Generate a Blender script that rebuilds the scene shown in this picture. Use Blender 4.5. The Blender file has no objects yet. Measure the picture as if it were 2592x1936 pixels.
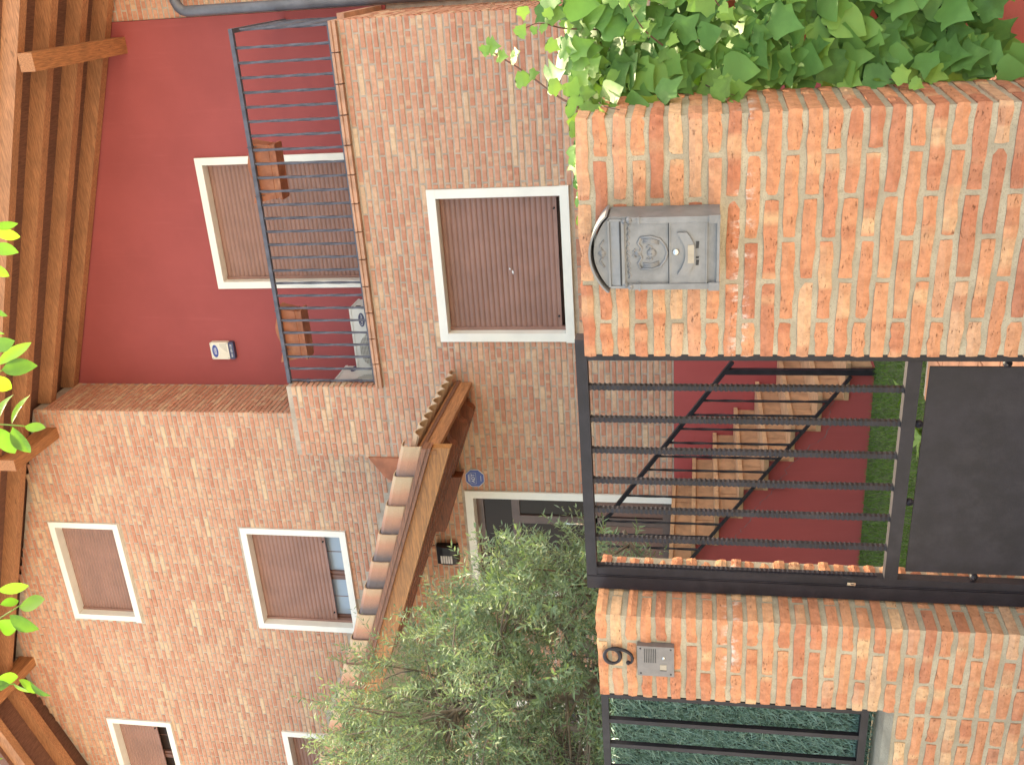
import bpy, math, random
from mathutils import Vector, Matrix, Euler
R = math.radians
sc = bpy.context.scene
col = sc.collection
random.seed(7)

# ------------------------------------------------------------------ camera
EYE = 1.5                      # eye height above the pavement
YAW_H, YAW_W = 23.59, 26.64    # heading of the house and of the street wall relative to the camera
PITCH, ROLL = R(10.495), R(0.4085)
yh = R(YAW_H)
fwd_l = Vector((-math.sin(yh), math.cos(yh), 0)); right_l = Vector((math.cos(yh), math.sin(yh), 0)); up_l = Vector((0, 0, 1))
fwd = fwd_l*math.cos(PITCH) + up_l*math.sin(PITCH)
up0 = -fwd_l*math.sin(PITCH) + up_l*math.cos(PITCH)
rgt = right_l*math.cos(ROLL) + up0*math.sin(ROLL)
upv = -right_l*math.sin(ROLL) + up0*math.cos(ROLL)
cam_d = bpy.data.cameras.new('camera'); cam = bpy.data.objects.new('camera', cam_d); col.objects.link(cam)
cam_d.sensor_fit = 'HORIZONTAL'; cam_d.sensor_width = 36; cam_d.lens = 36*2526/2592
cam_d.clip_start = 0.05; cam_d.clip_end = 1000
m = Matrix((( -upv.x, rgt.x, -fwd.x), (-upv.y, rgt.y, -fwd.y), (-upv.z, rgt.z, -fwd.z)))   # the phone was held on its side
cam.matrix_world = Matrix.Translation((0, 0, EYE)) @ m.to_4x4()
sc.camera = cam

# ------------------------------------------------------------------ light
SUN_EL, SUN_AZ = R(56), R(6)      # azimuth measured from +Y towards +X: behind the house
w = bpy.data.worlds.new('World'); sc.world = w; w.use_nodes = True
nt = w.node_tree; nt.nodes.clear()
sky = nt.nodes.new('ShaderNodeTexSky'); sky.sky_type = 'NISHITA'; sky.sun_disc = False
sky.sun_elevation = SUN_EL; sky.sun_rotation = SUN_AZ; sky.air_density = 1.0; sky.dust_density = 4.0; sky.ozone_density = 1.0
bg = nt.nodes.new('ShaderNodeBackground'); bg.inputs['Strength'].default_value = 0.15
wo = nt.nodes.new('ShaderNodeOutputWorld')
nt.links.new(sky.outputs[0], bg.inputs[0]); nt.links.new(bg.outputs[0], wo.inputs[0])
sd = bpy.data.lights.new('sun', 'SUN'); sd.energy = 2.1; sd.angle = R(0.6); sd.color = (1, .94, .86)
so = bpy.data.objects.new('sun', sd); col.objects.link(so)
to_sun = Vector((math.sin(SUN_AZ)*math.cos(SUN_EL), math.cos(SUN_AZ)*math.cos(SUN_EL), math.sin(SUN_EL)))
so.rotation_euler = to_sun.to_track_quat('Z', 'Y').to_euler(); so.location = (0, 0, 30)
vs = sc.view_settings
vs.view_transform = 'Standard'; vs.look = 'None'; vs.gamma = 1; vs.use_curve_mapping = False
vs.exposure = 2.55
sc.cycles.max_bounces = 6; sc.cycles.diffuse_bounces = 3; sc.cycles.glossy_bounces = 2; sc.cycles.transmission_bounces = 3; sc.cycles.transparent_max_bounces = 4
try:
    vs.use_white_balance = True; vs.white_balance_temperature = 8900; vs.white_balance_tint = 3
except Exception: pass

# ------------------------------------------------------------------ helpers
ROTW = Matrix.Rotation(R(YAW_H - YAW_W), 3, 'Z')
def fr(p, f):                      # frame point (eye-relative) -> world point
    v = Vector(p)
    if f == 'W': v = ROTW @ v
    return Vector((v.x, v.y, v.z + EYE))
def rotf(f): return R(YAW_H - YAW_W) if f == 'W' else 0.0
class MB:
    def __init__(s, f='H'): s.v = []; s.f = []; s.fr = f; s.br = []; s.bu = []; s.smooth = False
    def add(s, vs_, fs, br=0.0, bu=None):
        o = len(s.v); s.v += [tuple(a) for a in vs_]; s.f += [tuple(o+i for i in q) for q in fs]
        s.br += [br]*len(fs); s.bu += bu if bu else [0.0]*len(vs_)
        return s
    def box(s, x0, x1, y0, y1, z0, z1, br=0.0, bu=None, open_back=False):
        vs_ = [(x0,y0,z0),(x1,y0,z0),(x1,y0,z1),(x0,y0,z1),(x0,y1,z0),(x1,y1,z0),(x1,y1,z1),(x0,y1,z1)]
        fs = [(0,1,2,3),(1,5,6,2),(4,0,3,7),(3,2,6,7),(4,5,1,0)]
        if not open_back: fs.append((5,4,7,6))
        return s.add(vs_, fs, br, bu)
    def prism(s, poly, axis, a, b, br=0.0):
        # poly: list of 2D points; axis 'x': (y,z), 'y': (x,z), 'z': (x,y)
        def P(p, t): return {'x': (t,p[0],p[1]), 'y': (p[0],t,p[1]), 'z': (p[0],p[1],t)}[axis]
        n = len(poly); vs_ = [P(p,a) for p in poly]+[P(p,b) for p in poly]
        fs = [tuple(range(n))[::-1], tuple(range(n,2*n))]+[(i,(i+1)%n,n+(i+1)%n,n+i) for i in range(n)]
        return s.add(vs_, fs, br)
    def beam(s, p, q, w_, h, upd=(0,0,1)):
        p = Vector(p); q = Vector(q); d = (q-p).normalized(); sd_ = d.cross(Vector(upd)).normalized(); u = sd_.cross(d)
        vs_ = []
        for c in (p, q):
            for a, b in ((-1,-1),(1,-1),(1,1),(-1,1)): vs_.append(c + sd_*a*w_/2 + u*b*h/2)
        return s.add(vs_, [(3,2,1,0),(4,5,6,7),(0,1,5,4),(1,2,6,5),(2,3,7,6),(3,0,4,7)])
    def tube(s, pts, rad, n=8, cap=True):
        pts = [Vector(p) for p in pts]; rings = []; o = len(s.v); u = None
        for i, p in enumerate(pts):
            d = (pts[min(i+1,len(pts)-1)]-pts[max(i-1,0)]).normalized()
            if u is None:
                u = d.orthogonal().normalized()
            else:
                u = (u - d*u.dot(d)); u = u.normalized() if u.length > 1e-6 else d.orthogonal().normalized()
            v = d.cross(u); r = rad[i] if isinstance(rad,(list,tuple)) else rad
            for k in range(n):
                a = 2*math.pi*k/n; s.v.append(tuple(p+u*math.cos(a)*r+v*math.sin(a)*r))
        fs = []
        for i in range(len(pts)-1):
            for k in range(n): fs.append((o+i*n+k, o+i*n+(k+1)%n, o+(i+1)*n+(k+1)%n, o+(i+1)*n+k))
        if cap: fs.append(tuple(o+k for k in range(n))[::-1]); fs.append(tuple(o+(len(pts)-1)*n+k for k in range(n)))
        s.f += fs; s.br += [0.0]*len(fs); s.bu += [0.0]*(len(pts)*n)
        return s
    def twist(s, p, q, size, turns_per_m, seg_per_m=130):
        p = Vector(p); q = Vector(q); L = (q-p).length; n = max(4,int(L*seg_per_m)); d = (q-p).normalized()
        u = d.orthogonal().normalized(); v = d.cross(u); o = len(s.v); r = size*.7071
        for i in range(n+1):
            c = p.lerp(q, i/n); a0 = i/n*L*turns_per_m*2*math.pi
            for k in range(4):
                a = a0+math.pi/4+k*math.pi/2; s.v.append(tuple(c+u*math.cos(a)*r+v*math.sin(a)*r))
        fs = [(o+i*4+k,o+i*4+(k+1)%4,o+i*4+4+(k+1)%4,o+i*4+4+k) for i in range(n) for k in range(4)]
        s.f += fs; s.br += [0.0]*len(fs); s.bu += [0.0]*(4*(n+1))
        return s
    def hammered(s, p, q, w_, d_, amp=.0011, period=.0165):
        # square bar whose arrises were notched with a hammer
        n = int((q[2]-p[2])/period*-4) if q[2] < p[2] else int((q[2]-p[2])/period*4); o = len(s.v)
        for i in range(n+1):
            t_ = i/n; z_ = p[2]+(q[2]-p[2])*t_; a = amp*math.sin(i*math.pi/2+.6)+amp*.4*math.sin(i*1.7); x = p[0]+(q[0]-p[0])*t_; y = p[1]+(q[1]-p[1])*t_
            for sx, sy in ((-1,-1),(1,-1),(1,1),(-1,1)): s.v.append((x+sx*(w_/2+a), y+sy*(d_/2+a*.6), z_))
        fs = [(o+i*4+k,o+i*4+(k+1)%4,o+i*4+4+(k+1)%4,o+i*4+4+k) for i in range(n) for k in range(4)]
        s.f += fs; s.br += [0.0]*len(fs); s.bu += [0.0]*(4*(n+1))
        return s
    def lathe(s, c, prof, n=20, axis='y'):
        o = len(s.v)
        for (r, t) in prof:
            for k in range(n):
                a = 2*math.pi*k/n
                d = {'y': (r*math.cos(a), t, r*math.sin(a)), 'z': (r*math.cos(a), r*math.sin(a), t)}[axis]
                s.v.append((c[0]+d[0], c[1]+d[1], c[2]+d[2]))
        fs = [(o+i*n+k,o+i*n+(k+1)%n,o+(i+1)*n+(k+1)%n,o+(i+1)*n+k) for i in range(len(prof)-1) for k in range(n)]
        fs += [tuple(o+k for k in range(n)), tuple(o+(len(prof)-1)*n+k for k in range(n))[::-1]]
        s.f += fs; s.br += [0.0]*len(fs); s.bu += [0.0]*(len(prof)*n)
        return s
    def mesh(s, name, mat, base=Vector((0,0,0)), smooth=False, world=True):
        me = bpy.data.meshes.new(name)
        vv = [fr(p, s.fr)-base for p in s.v] if world else s.v
        me.from_pydata([tuple(a) for a in vv], [], s.f)
        if any(s.br):
            a = me.attributes.new('br', 'FLOAT', 'FACE'); a.data.foreach_set('value', s.br)
        if any(s.bu):
            a = me.attributes.new('bu', 'FLOAT', 'POINT'); a.data.foreach_set('value', s.bu)
        me.materials.append(mat)
        if smooth: me.polygons.foreach_set('use_smooth', [True]*len(me.polygons))
        me.update(); return me
    def build(s, name, mat, parent=None, smooth=False, autos=None):
        if parent is not None:
            base = wloc(parent)
        else:
            ws = [fr(p, s.fr) for p in s.v]
            base = Vector(((min(p.x for p in ws)+max(p.x for p in ws))/2, (min(p.y for p in ws)+max(p.y for p in ws))/2, min(p.z for p in ws)))
        me = s.mesh(name, mat, base, smooth or autos is not None)
        o = bpy.data.objects.new(name, me); col.objects.link(o)
        if autos is not None: me.set_sharp_from_angle(angle=R(autos))
        if parent is not None: o.parent = parent
        else: o.location = base
        return o
def wloc(o):
    v = Vector(o.location)
    while o.parent is not None:
        o = o.parent; v += Vector(o.location)
    return v
def tag(o, label=None, cat=None, group=None, kind=None):
    if label: o['label'] = label
    if cat: o['category'] = cat
    if group: o['group'] = group
    if kind: o['kind'] = kind
    return o
def thing(name, label, cat, p, f='H', group=None):
    o = bpy.data.objects.new(name, None); col.objects.link(o); o.location = fr(p, f); o.empty_display_size = .1
    return tag(o, label, cat, group)
def inst(name, me, parent, p, f='H', rz=0.0, scale=(1,1,1), rot=None):
    o = bpy.data.objects.new(name, me); col.objects.link(o); o.parent = parent
    o.location = fr(p, f) - wloc(parent)
    o.rotation_euler = rot if rot is not None else (0, 0, rz+rotf(f)); o.scale = scale
    return o

# ------------------------------------------------------------------ materials
def nodes(name):
    m = bpy.data.materials.new(name); m.use_nodes = True; t = m.node_tree; t.nodes.clear()
    out = t.nodes.new('ShaderNodeOutputMaterial'); b = t.nodes.new('ShaderNodeBsdfPrincipled'); t.links.new(b.outputs[0], out.inputs[0])
    return m, t, b, out
def N(t, typ, **kw):
    n = t.nodes.new(typ)
    for k_, v_ in kw.items():
        if k_.startswith('i_'):
            k2 = k_[2:]; n.inputs[int(k2) if k2.isdigit() else k2].default_value = v_
        else: setattr(n, k_, v_)
    return n
def mixc(t, fac, a, b, bt='MIX'):
    n = t.nodes.new('ShaderNodeMix'); n.data_type = 'RGBA'; n.blend_type = bt
    for sock, val in ((n.inputs[0], fac), (n.inputs[6], a), (n.inputs[7], b)):
        if hasattr(val, 'links') or isinstance(val, bpy.types.NodeSocket): t.links.new(val, sock)
        else: sock.default_value = val if not isinstance(val, tuple) else (*val, 1)[:4]
    return n.outputs[2]
def mth(t, op, a, b=None, c=None):
    n = t.nodes.new('ShaderNodeMath'); n.operation = op
    for i, val in enumerate((a, b, c)):
        if val is None: continue
        if isinstance(val, bpy.types.NodeSocket): t.links.new(val, n.inputs[i])
        else: n.inputs[i].default_value = val
    return n.outputs[0]
def ramp(t, fac, stops, interp='LINEAR'):
    n = t.nodes.new('ShaderNodeValToRGB'); n.color_ramp.interpolation = interp
    e = n.color_ramp.elements
    while len(e) < len(stops): e.new(.5)
    for q, (p, c) in zip(e, stops): q.position = p; q.color = (*c, 1)[:4] if len(c) == 3 else c
    t.links.new(fac, n.inputs[0]); return n.outputs[0]
def smooth01(t, v, lo, hi):
    n = t.nodes.new('ShaderNodeMapRange'); n.interpolation_type = 'SMOOTHSTEP'
    n.inputs[1].default_value = lo; n.inputs[2].default_value = hi; t.links.new(v, n.inputs[0]); return n.outputs[0]
def noise(t, vec, scale, detail=2, rough=.5, dims='3D', w=None):
    n = t.nodes.new('ShaderNodeTexNoise'); n.noise_dimensions = dims; n.inputs['Scale'].default_value = scale
    n.inputs['Detail'].default_value = detail; n.inputs['Roughness'].default_value = rough
    if vec is not None and dims != '1D': t.links.new(vec, n.inputs['Vector'])
    if w is not None: t.links.new(w, n.inputs['W'])
    return n.outputs[0]
def bump(t, b, h, strength=.3, dist=.002):
    n = t.nodes.new('ShaderNodeBump'); n.inputs['Strength'].default_value = strength; n.inputs['Distance'].default_value = dist
    t.links.new(h, n.inputs['Height']); t.links.new(n.outputs[0], b.inputs['Normal'])
def stretch(t, vec, s):
    n = t.nodes.new('ShaderNodeMapping'); n.inputs['Scale'].default_value = s; t.links.new(vec, n.inputs[0]); return n.outputs[0]
def geo(t): return t.nodes.new('ShaderNodeNewGeometry').outputs['Position']
def plain(name, c, rough=.6, var=.12, scale=6, fine=90, bmp=.25, bdist=.002, metal=0.0, spec=.5, dirt=None):
    m, t, b, o = nodes(name); p = geo(t)
    n1 = noise(t, p, scale, 4, .6); n2 = noise(t, p, fine, 3, .6)
    dark = tuple(x*(1-var*1.6) for x in c); lite = tuple(min(1, x*(1+var)) for x in c)
    cc = mixc(t, smooth01(t, n1, .3, .7), dark, lite)
    cc = mixc(t, mth(t, 'MULTIPLY', smooth01(t, n2, .35, .75), var), cc, tuple(min(1, x*1.25) for x in c))
    if dirt: cc = mixc(t, mth(t, 'MULTIPLY', smooth01(t, noise(t, p, scale*.5, 5, .65), .52, .75), dirt[1]), cc, dirt[0])
    t.links.new(cc, b.inputs['Base Color'])
    b.inputs['Roughness'].default_value = rough; b.inputs['Metallic'].default_value = metal; b.inputs['Specular IOR Level'].default_value = spec
    bump(t, b, n2, bmp, bdist); return m
def brick_mat(name, near):
    m, t, b, o = nodes(name); p = geo(t)
    rnd = t.nodes.new('ShaderNodeObjectInfo').outputs['Random']
    at = N(t, 'ShaderNodeAttribute', attribute_name='br').outputs['Fac']
    bu = N(t, 'ShaderNodeAttribute', attribute_name='bu').outputs['Fac']
    r = mth(t, 'FRACT', mth(t, 'ADD', rnd, at))
    r2 = mth(t, 'FRACT', mth(t, 'MULTIPLY', r, 7.31))
    if near:
        base = ramp(t, r, [(0,(.44,.180,.115)),(.2,(.52,.22,.132)),(.5,(.57,.255,.146)),(.78,(.59,.285,.165)),(.92,(.56,.29,.19)),(1,(.63,.41,.25))])
        pale, fq = (.66,.44,.265), 6.0
    else:
        base = ramp(t, r, [(0,(.50,.225,.155)),(.35,(.56,.278,.192)),(.80,(.59,.318,.224)),(.94,(.62,.40,.275)),(1,(.65,.46,.315))])
        pale, fq = (.63,.43,.295), 10.0
    wv = mth(t, 'ADD', mth(t, 'MULTIPLY', bu, fq), mth(t, 'MULTIPLY', r, 91.7))
    band = noise(t, None, 1.0, 1.5, .5, '1D', wv)
    fac = mth(t, 'MULTIPLY', smooth01(t, band, *((.56,.68) if near else (.55,.62))), mth(t, 'ADD', .15, mth(t, 'MULTIPLY', r2, .65)))
    c = mixc(t, fac, base, pale)
    darkb = noise(t, None, 1.3, 1, .5, '1D', mth(t, 'ADD', wv, 37.0))
    c = mixc(t, mth(t, 'MULTIPLY', smooth01(t, darkb, .60, .68), .45 if near else .25), c, (.43,.15,.09))
    n1 = noise(t, p, 38 if near else 26, 5, .65)
    c = mixc(t, .55 if near else .35, c, mixc(t, 1.0, c, ramp(t, n1, [(.28,(.52,.46,.44)),(.5,(.92,.9,.88)),(.72,(1.35,1.32,1.28))]), 'MULTIPLY'))
    if near:
        tw = stretch(t, p, (1, 1, 3.4)); crk = noise(t, tw, 58, 4, .62)
        crack = mth(t, 'MULTIPLY', smooth01(t, crk, .615, .66), smooth01(t, noise(t, p, 17, 3, .5), .42, .58))
        c = mixc(t, mth(t, 'MULTIPLY', crack, .68), c, (.16,.065,.04))
        spk = smooth01(t, noise(t, p, 260, 2, .5), .66, .74)
        c = mixc(t, mth(t, 'MULTIPLY', spk, .4), c, (.25,.10,.06))
        # lime bloom that has run down one band of courses
        sx = t.nodes.new('ShaderNodeSeparateXYZ'); t.links.new(p, sx.inputs[0])
        zb = mth(t, 'SUBTRACT', 1.0, mth(t, 'MINIMUM', mth(t, 'MULTIPLY', mth(t, 'ABSOLUTE', mth(t, 'SUBTRACT', sx.outputs[2], 1.375)), 26.0), 1.0))
        wh = mth(t, 'MULTIPLY', zb, smooth01(t, noise(t, stretch(t, p, (1, 1, .6)), 22, 6, .7), .50, .62))
        c = mixc(t, mth(t, 'MULTIPLY', wh, .85), c, (.74,.68,.64))
        h = mth(t, 'SUBTRACT', noise(t, p, 95, 5, .7), mth(t, 'MULTIPLY', crack, .8))
        bump(t, b, h, .8, .005)
    else:
        bump(t, b, noise(t, p, 60, 4, .7), .5, .004)
    t.links.new(c, b.inputs['Base Color']); b.inputs['Roughness'].default_value = .95; b.inputs['Specular IOR Level'].default_value = .08
    return m
def mortar_mat(name, c):
    m, t, b, o = nodes(name); p = geo(t)
    n1 = noise(t, p, 9, 5, .6); n2 = noise(t, p, 330, 3, .7)
    cc = mixc(t, smooth01(t, n1, .3, .72), tuple(x*.78 for x in c), tuple(x*1.12 for x in c))
    cc = mixc(t, smooth01(t, n2, .54, .70), cc, tuple(x*.5 for x in c))
    cc = mixc(t, mth(t, 'MULTIPLY', smooth01(t, noise(t, p, 125, 4, .7), .5, .68), .5), cc, tuple(x*.6 for x in c))
    t.links.new(cc, b.inputs['Base Color']); b.inputs['Roughness'].default_value = .95; b.inputs['Specular IOR Level'].default_value = .15
    bump(t, b, n2, .6, .003); return m
def wood_mat(name, c, axis=(1,1,1), rough=.45):
    m, t, b, o = nodes(name); p = geo(t)
    g = noise(t, stretch(t, p, axis), 14, 6, .65); g2 = noise(t, p, 3.0, 3, .5)
    cc = mixc(t, smooth01(t, g, .32, .7), tuple(x*.62 for x in c), tuple(x*1.2 for x in c))
    cc = mixc(t, mth(t, 'MULTIPLY', smooth01(t, g2, .45, .75), .35), cc, tuple(x*.5 for x in c))
    kn = smooth01(t, noise(t, stretch(t, p, tuple(1+.4*a for a in axis)), 5.5, 1, .5), .73, .77)
    cc = mixc(t, mth(t, 'MULTIPLY', kn, .5), cc, tuple(x*.25 for x in c))
    t.links.new(cc, b.inputs['Base Color']); b.inputs['Roughness'].default_value = rough
    bump(t, b, g, .25, .003); return m
def leaf_mat(name, top, young, under, rough=.42, transl=.35, gloss=.5):
    m, t, b, o = nodes(name); p = geo(t)
    rnd = t.nodes.new('ShaderNodeObjectInfo').outputs['Random']; at = N(t, 'ShaderNodeAttribute', attribute_name='br').outputs['Fac']
    r = mth(t, 'FRACT', mth(t, 'ADD', rnd, at))
    c = ramp(t, r, [(0, tuple(x*.62 for x in top)), (.45, top), (.78, tuple((a+b2)/2 for a, b2 in zip(top, young))), (1, young)])
    n1 = noise(t, p, 30, 4, .6); c = mixc(t, mth(t, 'MULTIPLY', smooth01(t, n1, .35, .7), .4), c, tuple(x*1.3 for x in top))
    bf = t.nodes.new('ShaderNodeNewGeometry').outputs['Backfacing']
    c = mixc(t, mth(t, 'MULTIPLY', bf, .75), c, under)
    t.links.new(c, b.inputs['Base Color']); b.inputs['Roughness'].default_value = rough; b.inputs['Specular IOR Level'].default_value = gloss
    bump(t, b, noise(t, p, 55, 3, .6), .25, .002)
    tr = t.nodes.new('ShaderNodeBsdfTranslucent'); t.links.new(mixc(t, 1.0, c, (1.5,1.75,.7), 'MULTIPLY'), tr.inputs[0])
    mx = t.nodes.new('ShaderNodeMixShader'); mx.inputs[0].default_value = transl
    t.links.new(b.outputs[0], mx.inputs[1]); t.links.new(tr.outputs[0], mx.inputs[2]); t.links.new(mx.outputs[0], o.inputs[0]); return m
def glass_mat(name, c, rough=.06):
    m, t, b, o = nodes(name); b.inputs['Base Color'].default_value = (*c, 1); b.inputs['Roughness'].default_value = rough
    b.inputs['Specular IOR Level'].default_value = .5 if c[2] > .2 else .14
    bump(t, b, noise(t, geo(t), 2.0, 2, .5), .05, .01); return m
def tile_mat(name):
    # flashed clay: each tile fades from cream through pink to a smoky end (the colour is fired into the clay)
    m, t, b, o = nodes(name); p = geo(t)
    rnd = t.nodes.new('ShaderNodeObjectInfo').outputs['Random']; bu = N(t, 'ShaderNodeAttribute', attribute_name='bu').outputs['Fac']
    v = mth(t, 'ADD', mth(t, 'MULTIPLY', bu, 1.12), mth(t, 'MULTIPLY', mth(t, 'SUBTRACT', rnd, .4), .45))
    v = mth(t, 'ADD', v, mth(t, 'MULTIPLY', mth(t, 'SUBTRACT', noise(t, p, 9, 4, .6), .5), .25))
    c = ramp(t, v, [(0,(.54,.38,.25)),(.28,(.55,.34,.22)),(.5,(.52,.25,.16)),(.74,(.40,.20,.14)),(1,(.15,.115,.115))])
    c = mixc(t, .5, c, mixc(t, 1.0, c, ramp(t, noise(t, p, 160, 3, .6), [(.3,(.7,.7,.7)),(.7,(1.2,1.2,1.2))]), 'MULTIPLY'))
    t.links.new(c, b.inputs['Base Color']); b.inputs['Roughness'].default_value = .75; bump(t, b, noise(t, p, 180, 3, .6), .3, .002); return m
def plaster_mat(name, c):
    m, t, b, o = nodes(name); p = geo(t)
    n1 = noise(t, p, 1.3, 4, .6); n2 = noise(t, p, 140, 4, .7); n3 = noise(t, stretch(t, p, (6,6,.5)), 2.2, 4, .6)
    cc = mixc(t, smooth01(t, n1, .3, .7), tuple(x*.94 for x in c), tuple(x*1.05 for x in c))
    cc = mixc(t, mth(t, 'MULTIPLY', smooth01(t, n3, .55, .75), .10), cc, tuple(min(1, x*1.5+.03) for x in c))
    t.links.new(cc, b.inputs['Base Color']); b.inputs['Roughness'].default_value = .9; b.inputs['Specular IOR Level'].default_value = .2
    bump(t, b, n2, .4, .003); return m

M = {}
M['brick'] = brick_mat('near_brick', True); M['hbrick'] = brick_mat('house_brick', False)
M['mortar'] = mortar_mat('mortar', (.43,.365,.275)); M['hmortar'] = mortar_mat('house_mortar', (.50,.415,.345))
M['white'] = plain('white_stone', (.80,.77,.71), .55, .04, 3, 120, .1, .001, dirt=((.62,.57,.49), .25))
M['black'] = plain('black_paint', (.017,.0140,.020), .5, .2, 14, 160, .4, .002, spec=.35, dirt=((.05,.042,.045), .22))
M['greyiron'] = plain('grey_iron', (.085,.085,.11), .5, .2, 12, 200, .3, .001)
M['zinc'] = plain('grey_zinc', (.14,.14,.165), .45, .15, 5, 90, .2, .001, metal=.3)
M['red'] = plaster_mat('red_plaster', (.335,.080,.080))
M['redlifted'] = plaster_mat('red_plaster_shade_lifted', (.44,.090,.085))  # same red plaster, colour lightened to make up for shade behind the gate
M['red2'] = plaster_mat('red_garden_plaster', (.42,.10,.085))
M['shutter'] = plain('shutter_brown', (.29,.150,.118), .5, .08, 4, 120, .1, .0008)
M['sash'] = plain('sash_brown', (.17,.075,.055), .45, .1, 5, 120, .1, .001)
M['doorm'] = plain('door_brown', (.105,.058,.050), .4, .15, 5, 100, .15, .001)
M['woodx'] = wood_mat('varnished_wood', (.44,.195,.095), (.6,7,7), .7); M['woody'] = wood_mat('varnished_wood_cross', (.44,.185,.08), (7,.6,7), .65)
M['woodbeam'] = wood_mat('honey_wood', (.46,.185,.055), (.6,7,7)); M['woodmould'] = wood_mat('weathered_moulding', (.27,.105,.055), (.5,9,9), .4)
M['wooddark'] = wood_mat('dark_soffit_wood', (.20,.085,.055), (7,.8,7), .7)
M['woodred'] = wood_mat('red_brown_wood', (.24,.07,.03), (.7,6,6), .5)
M['terra'] = plain('terracotta', (.36,.125,.065), .7, .16, 7, 130, .3, .002, dirt=((.55,.33,.2), .3))
M['tread'] = plain('step_tile', (.62,.36,.20), .6, .14, 9, 120, .25, .0015, dirt=((.33,.16,.09), .35))
M['riser'] = plain('riser_tile', (.49,.265,.145), .6, .16, 9, 120, .25, .0015, dirt=((.28,.14,.08), .35))
M['coping'] = plain('coping_tile', (.50,.27,.18), .75, .15, 8, 140, .3, .002)
M['tile'] = tile_mat('flashed_roof_tile')
M['pewter'] = plain('pewter_paint', (.20,.20,.21), .48, .12, 16, 150, .25, .0012, metal=.25, dirt=((.21,.175,.14), .5))
M['alu'] = plain('anodised_plate', (.195,.178,.182), .42, .06, 30, 300, .12, .0006, metal=.5)
M['chrome'] = plain('bright_steel', (.62,.6,.56), .2, .05, 20, 300, .05, .0005, metal=1.0)
M['cream'] = plain('cream_plastic', (.74,.69,.58), .45, .03, 5, 150, .05, .0005)
M['acwhite'] = plain('ac_white', (.70,.70,.67), .45, .05, 5, 150, .08, .0006)
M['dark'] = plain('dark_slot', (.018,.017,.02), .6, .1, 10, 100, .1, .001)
M['slotgrey'] = plain('grille_grey', (.28,.27,.25), .6, .1, 10, 100, .1, .001)
M['blue'] = plain('sign_blue', (.045,.075,.30), .4, .06, 20, 200, .05, .0005)
M['navy'] = plain('navy_print', (.05,.055,.12), .45, .06, 20, 200, .05, .0005)
M['print'] = plain('white_print', (.80,.80,.82), .5, .03, 20, 200, .05, .0005)
M['card'] = plain('name_card', (.34,.29,.235), .6, .08, 40, 200, .05, .0005)
M['lampwhite'] = plain('lamp_diffuser', (.62,.58,.58), .5, .05, 20, 200, .05, .0005)
M['glass_sky'] = glass_mat('sky_reflection_glass', (.30,.36,.44)); M['glassdark'] = glass_mat('dark_glass', (.040,.026,.022), .16)  # the pale blue base colour stands in for reflected sky
M['ivy'] = leaf_mat('ivy_leaf', (.105,.23,.06), (.19,.33,.075), (.15,.26,.085), .52, .14, .25)
M['ivyyoung'] = leaf_mat('young_ivy_leaf', (.16,.29,.06), (.25,.38,.08), (.17,.27,.08), .5, .10, .25)
M['locust'] = leaf_mat('street_tree_leaf', (.10,.205,.035), (.23,.35,.045), (.15,.25,.05), .45, .34, .4)
M['olive'] = leaf_mat('olive_leaf', (.13,.185,.11), (.195,.26,.145), (.27,.31,.23), .58, .18, .25)
M['bud'] = plain('olive_blossom', (.40,.37,.19), .7, .12, 40, 200, .1, .001)
M['bark'] = plain('olive_bark', (.16,.125,.095), .9, .35, 12, 60, .8, .01)
M['vine'] = plain('ivy_stem', (.13,.060,.045), .7, .25, 20, 100, .4, .002)
M['grass'] = leaf_mat('turf_blade', (.085,.165,.028), (.16,.26,.05), (.09,.17,.03), .6, .2, .3)
M['soil'] = plain('turf_ground', (.055,.085,.024), .95, .25, 8, 90, .6, .006)
M['hedge'] = leaf_mat('artificial_hedge_blade', (.11,.21,.17), (.40,.56,.50), (.2,.33,.28), .45, .05, .5)
M['hedgeback'] = plain('hedge_backing', (.016,.028,.020), .9, .3, 20, 90, .5, .004)
M['pave'] = plain('street_paving', (.40,.365,.33), .9, .15, 2, 70, .5, .004, dirt=((.22,.2,.18), .4))
M['pathtile'] = plain('garden_path_tile', (.50,.245,.145), .7, .15, 6, 120, .3, .002)
M['crack'] = plain('plaster_crack', (.24,.15,.15), .95, .2, 30, 200, .5, .002)

# ------------------------------------------------------------------ ground
g = MB().add([(-150,-150,-1.5),(150,-150,-1.5),(150,150,-1.5),(-150,150,-1.5)], [(0,1,2,3)]).build('pavement', M['pave']); tag(g, kind='structure')
g = MB().box(-14, 2.6, 3.45, 9.6, -1.49, -1.25).build('lawn', M['soil']); tag(g, kind='structure')
mb = MB()
for i in range(34000):
    x = random.uniform(-5.6, -1.2); y = random.uniform(3.5, 6.85); 
    if x > -2.42 and y < 5.38: continue
    a = random.uniform(0, 6.28); h = random.uniform(.018, .045); w_ = .0028; lx, ly = random.gauss(0, .014), random.gauss(0, .014)
    dx, dy = math.cos(a)*w_, math.sin(a)*w_
    mb.add([(x-dx,y-dy,-1.25),(x+dx,y+dy,-1.25),(x+lx,y+ly,-1.25+h)], [(0,1,2)], random.random()+.001)
g = mb.build('turf', M['grass']); tag(g, 'short green turf behind the black gate, below the red stair wall', 'grass', kind='stuff')
path = MB().box(-2.40, 1.2, 3.46, 5.36, -1.30, -1.240).build('garden_path', M['hmortar']); tag(path, kind='structure')
tm = MB().box(-.146, .146, -.146, .146, -.02, .008); tme = tm.mesh('path_tile', M['pathtile'], world=False)
for i in range(7):
    for j in range(6):
        inst('path_tile', tme, path, (-2.24+i*.302, 3.63+j*.302, -1.238+random.uniform(0,.002)))
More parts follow.
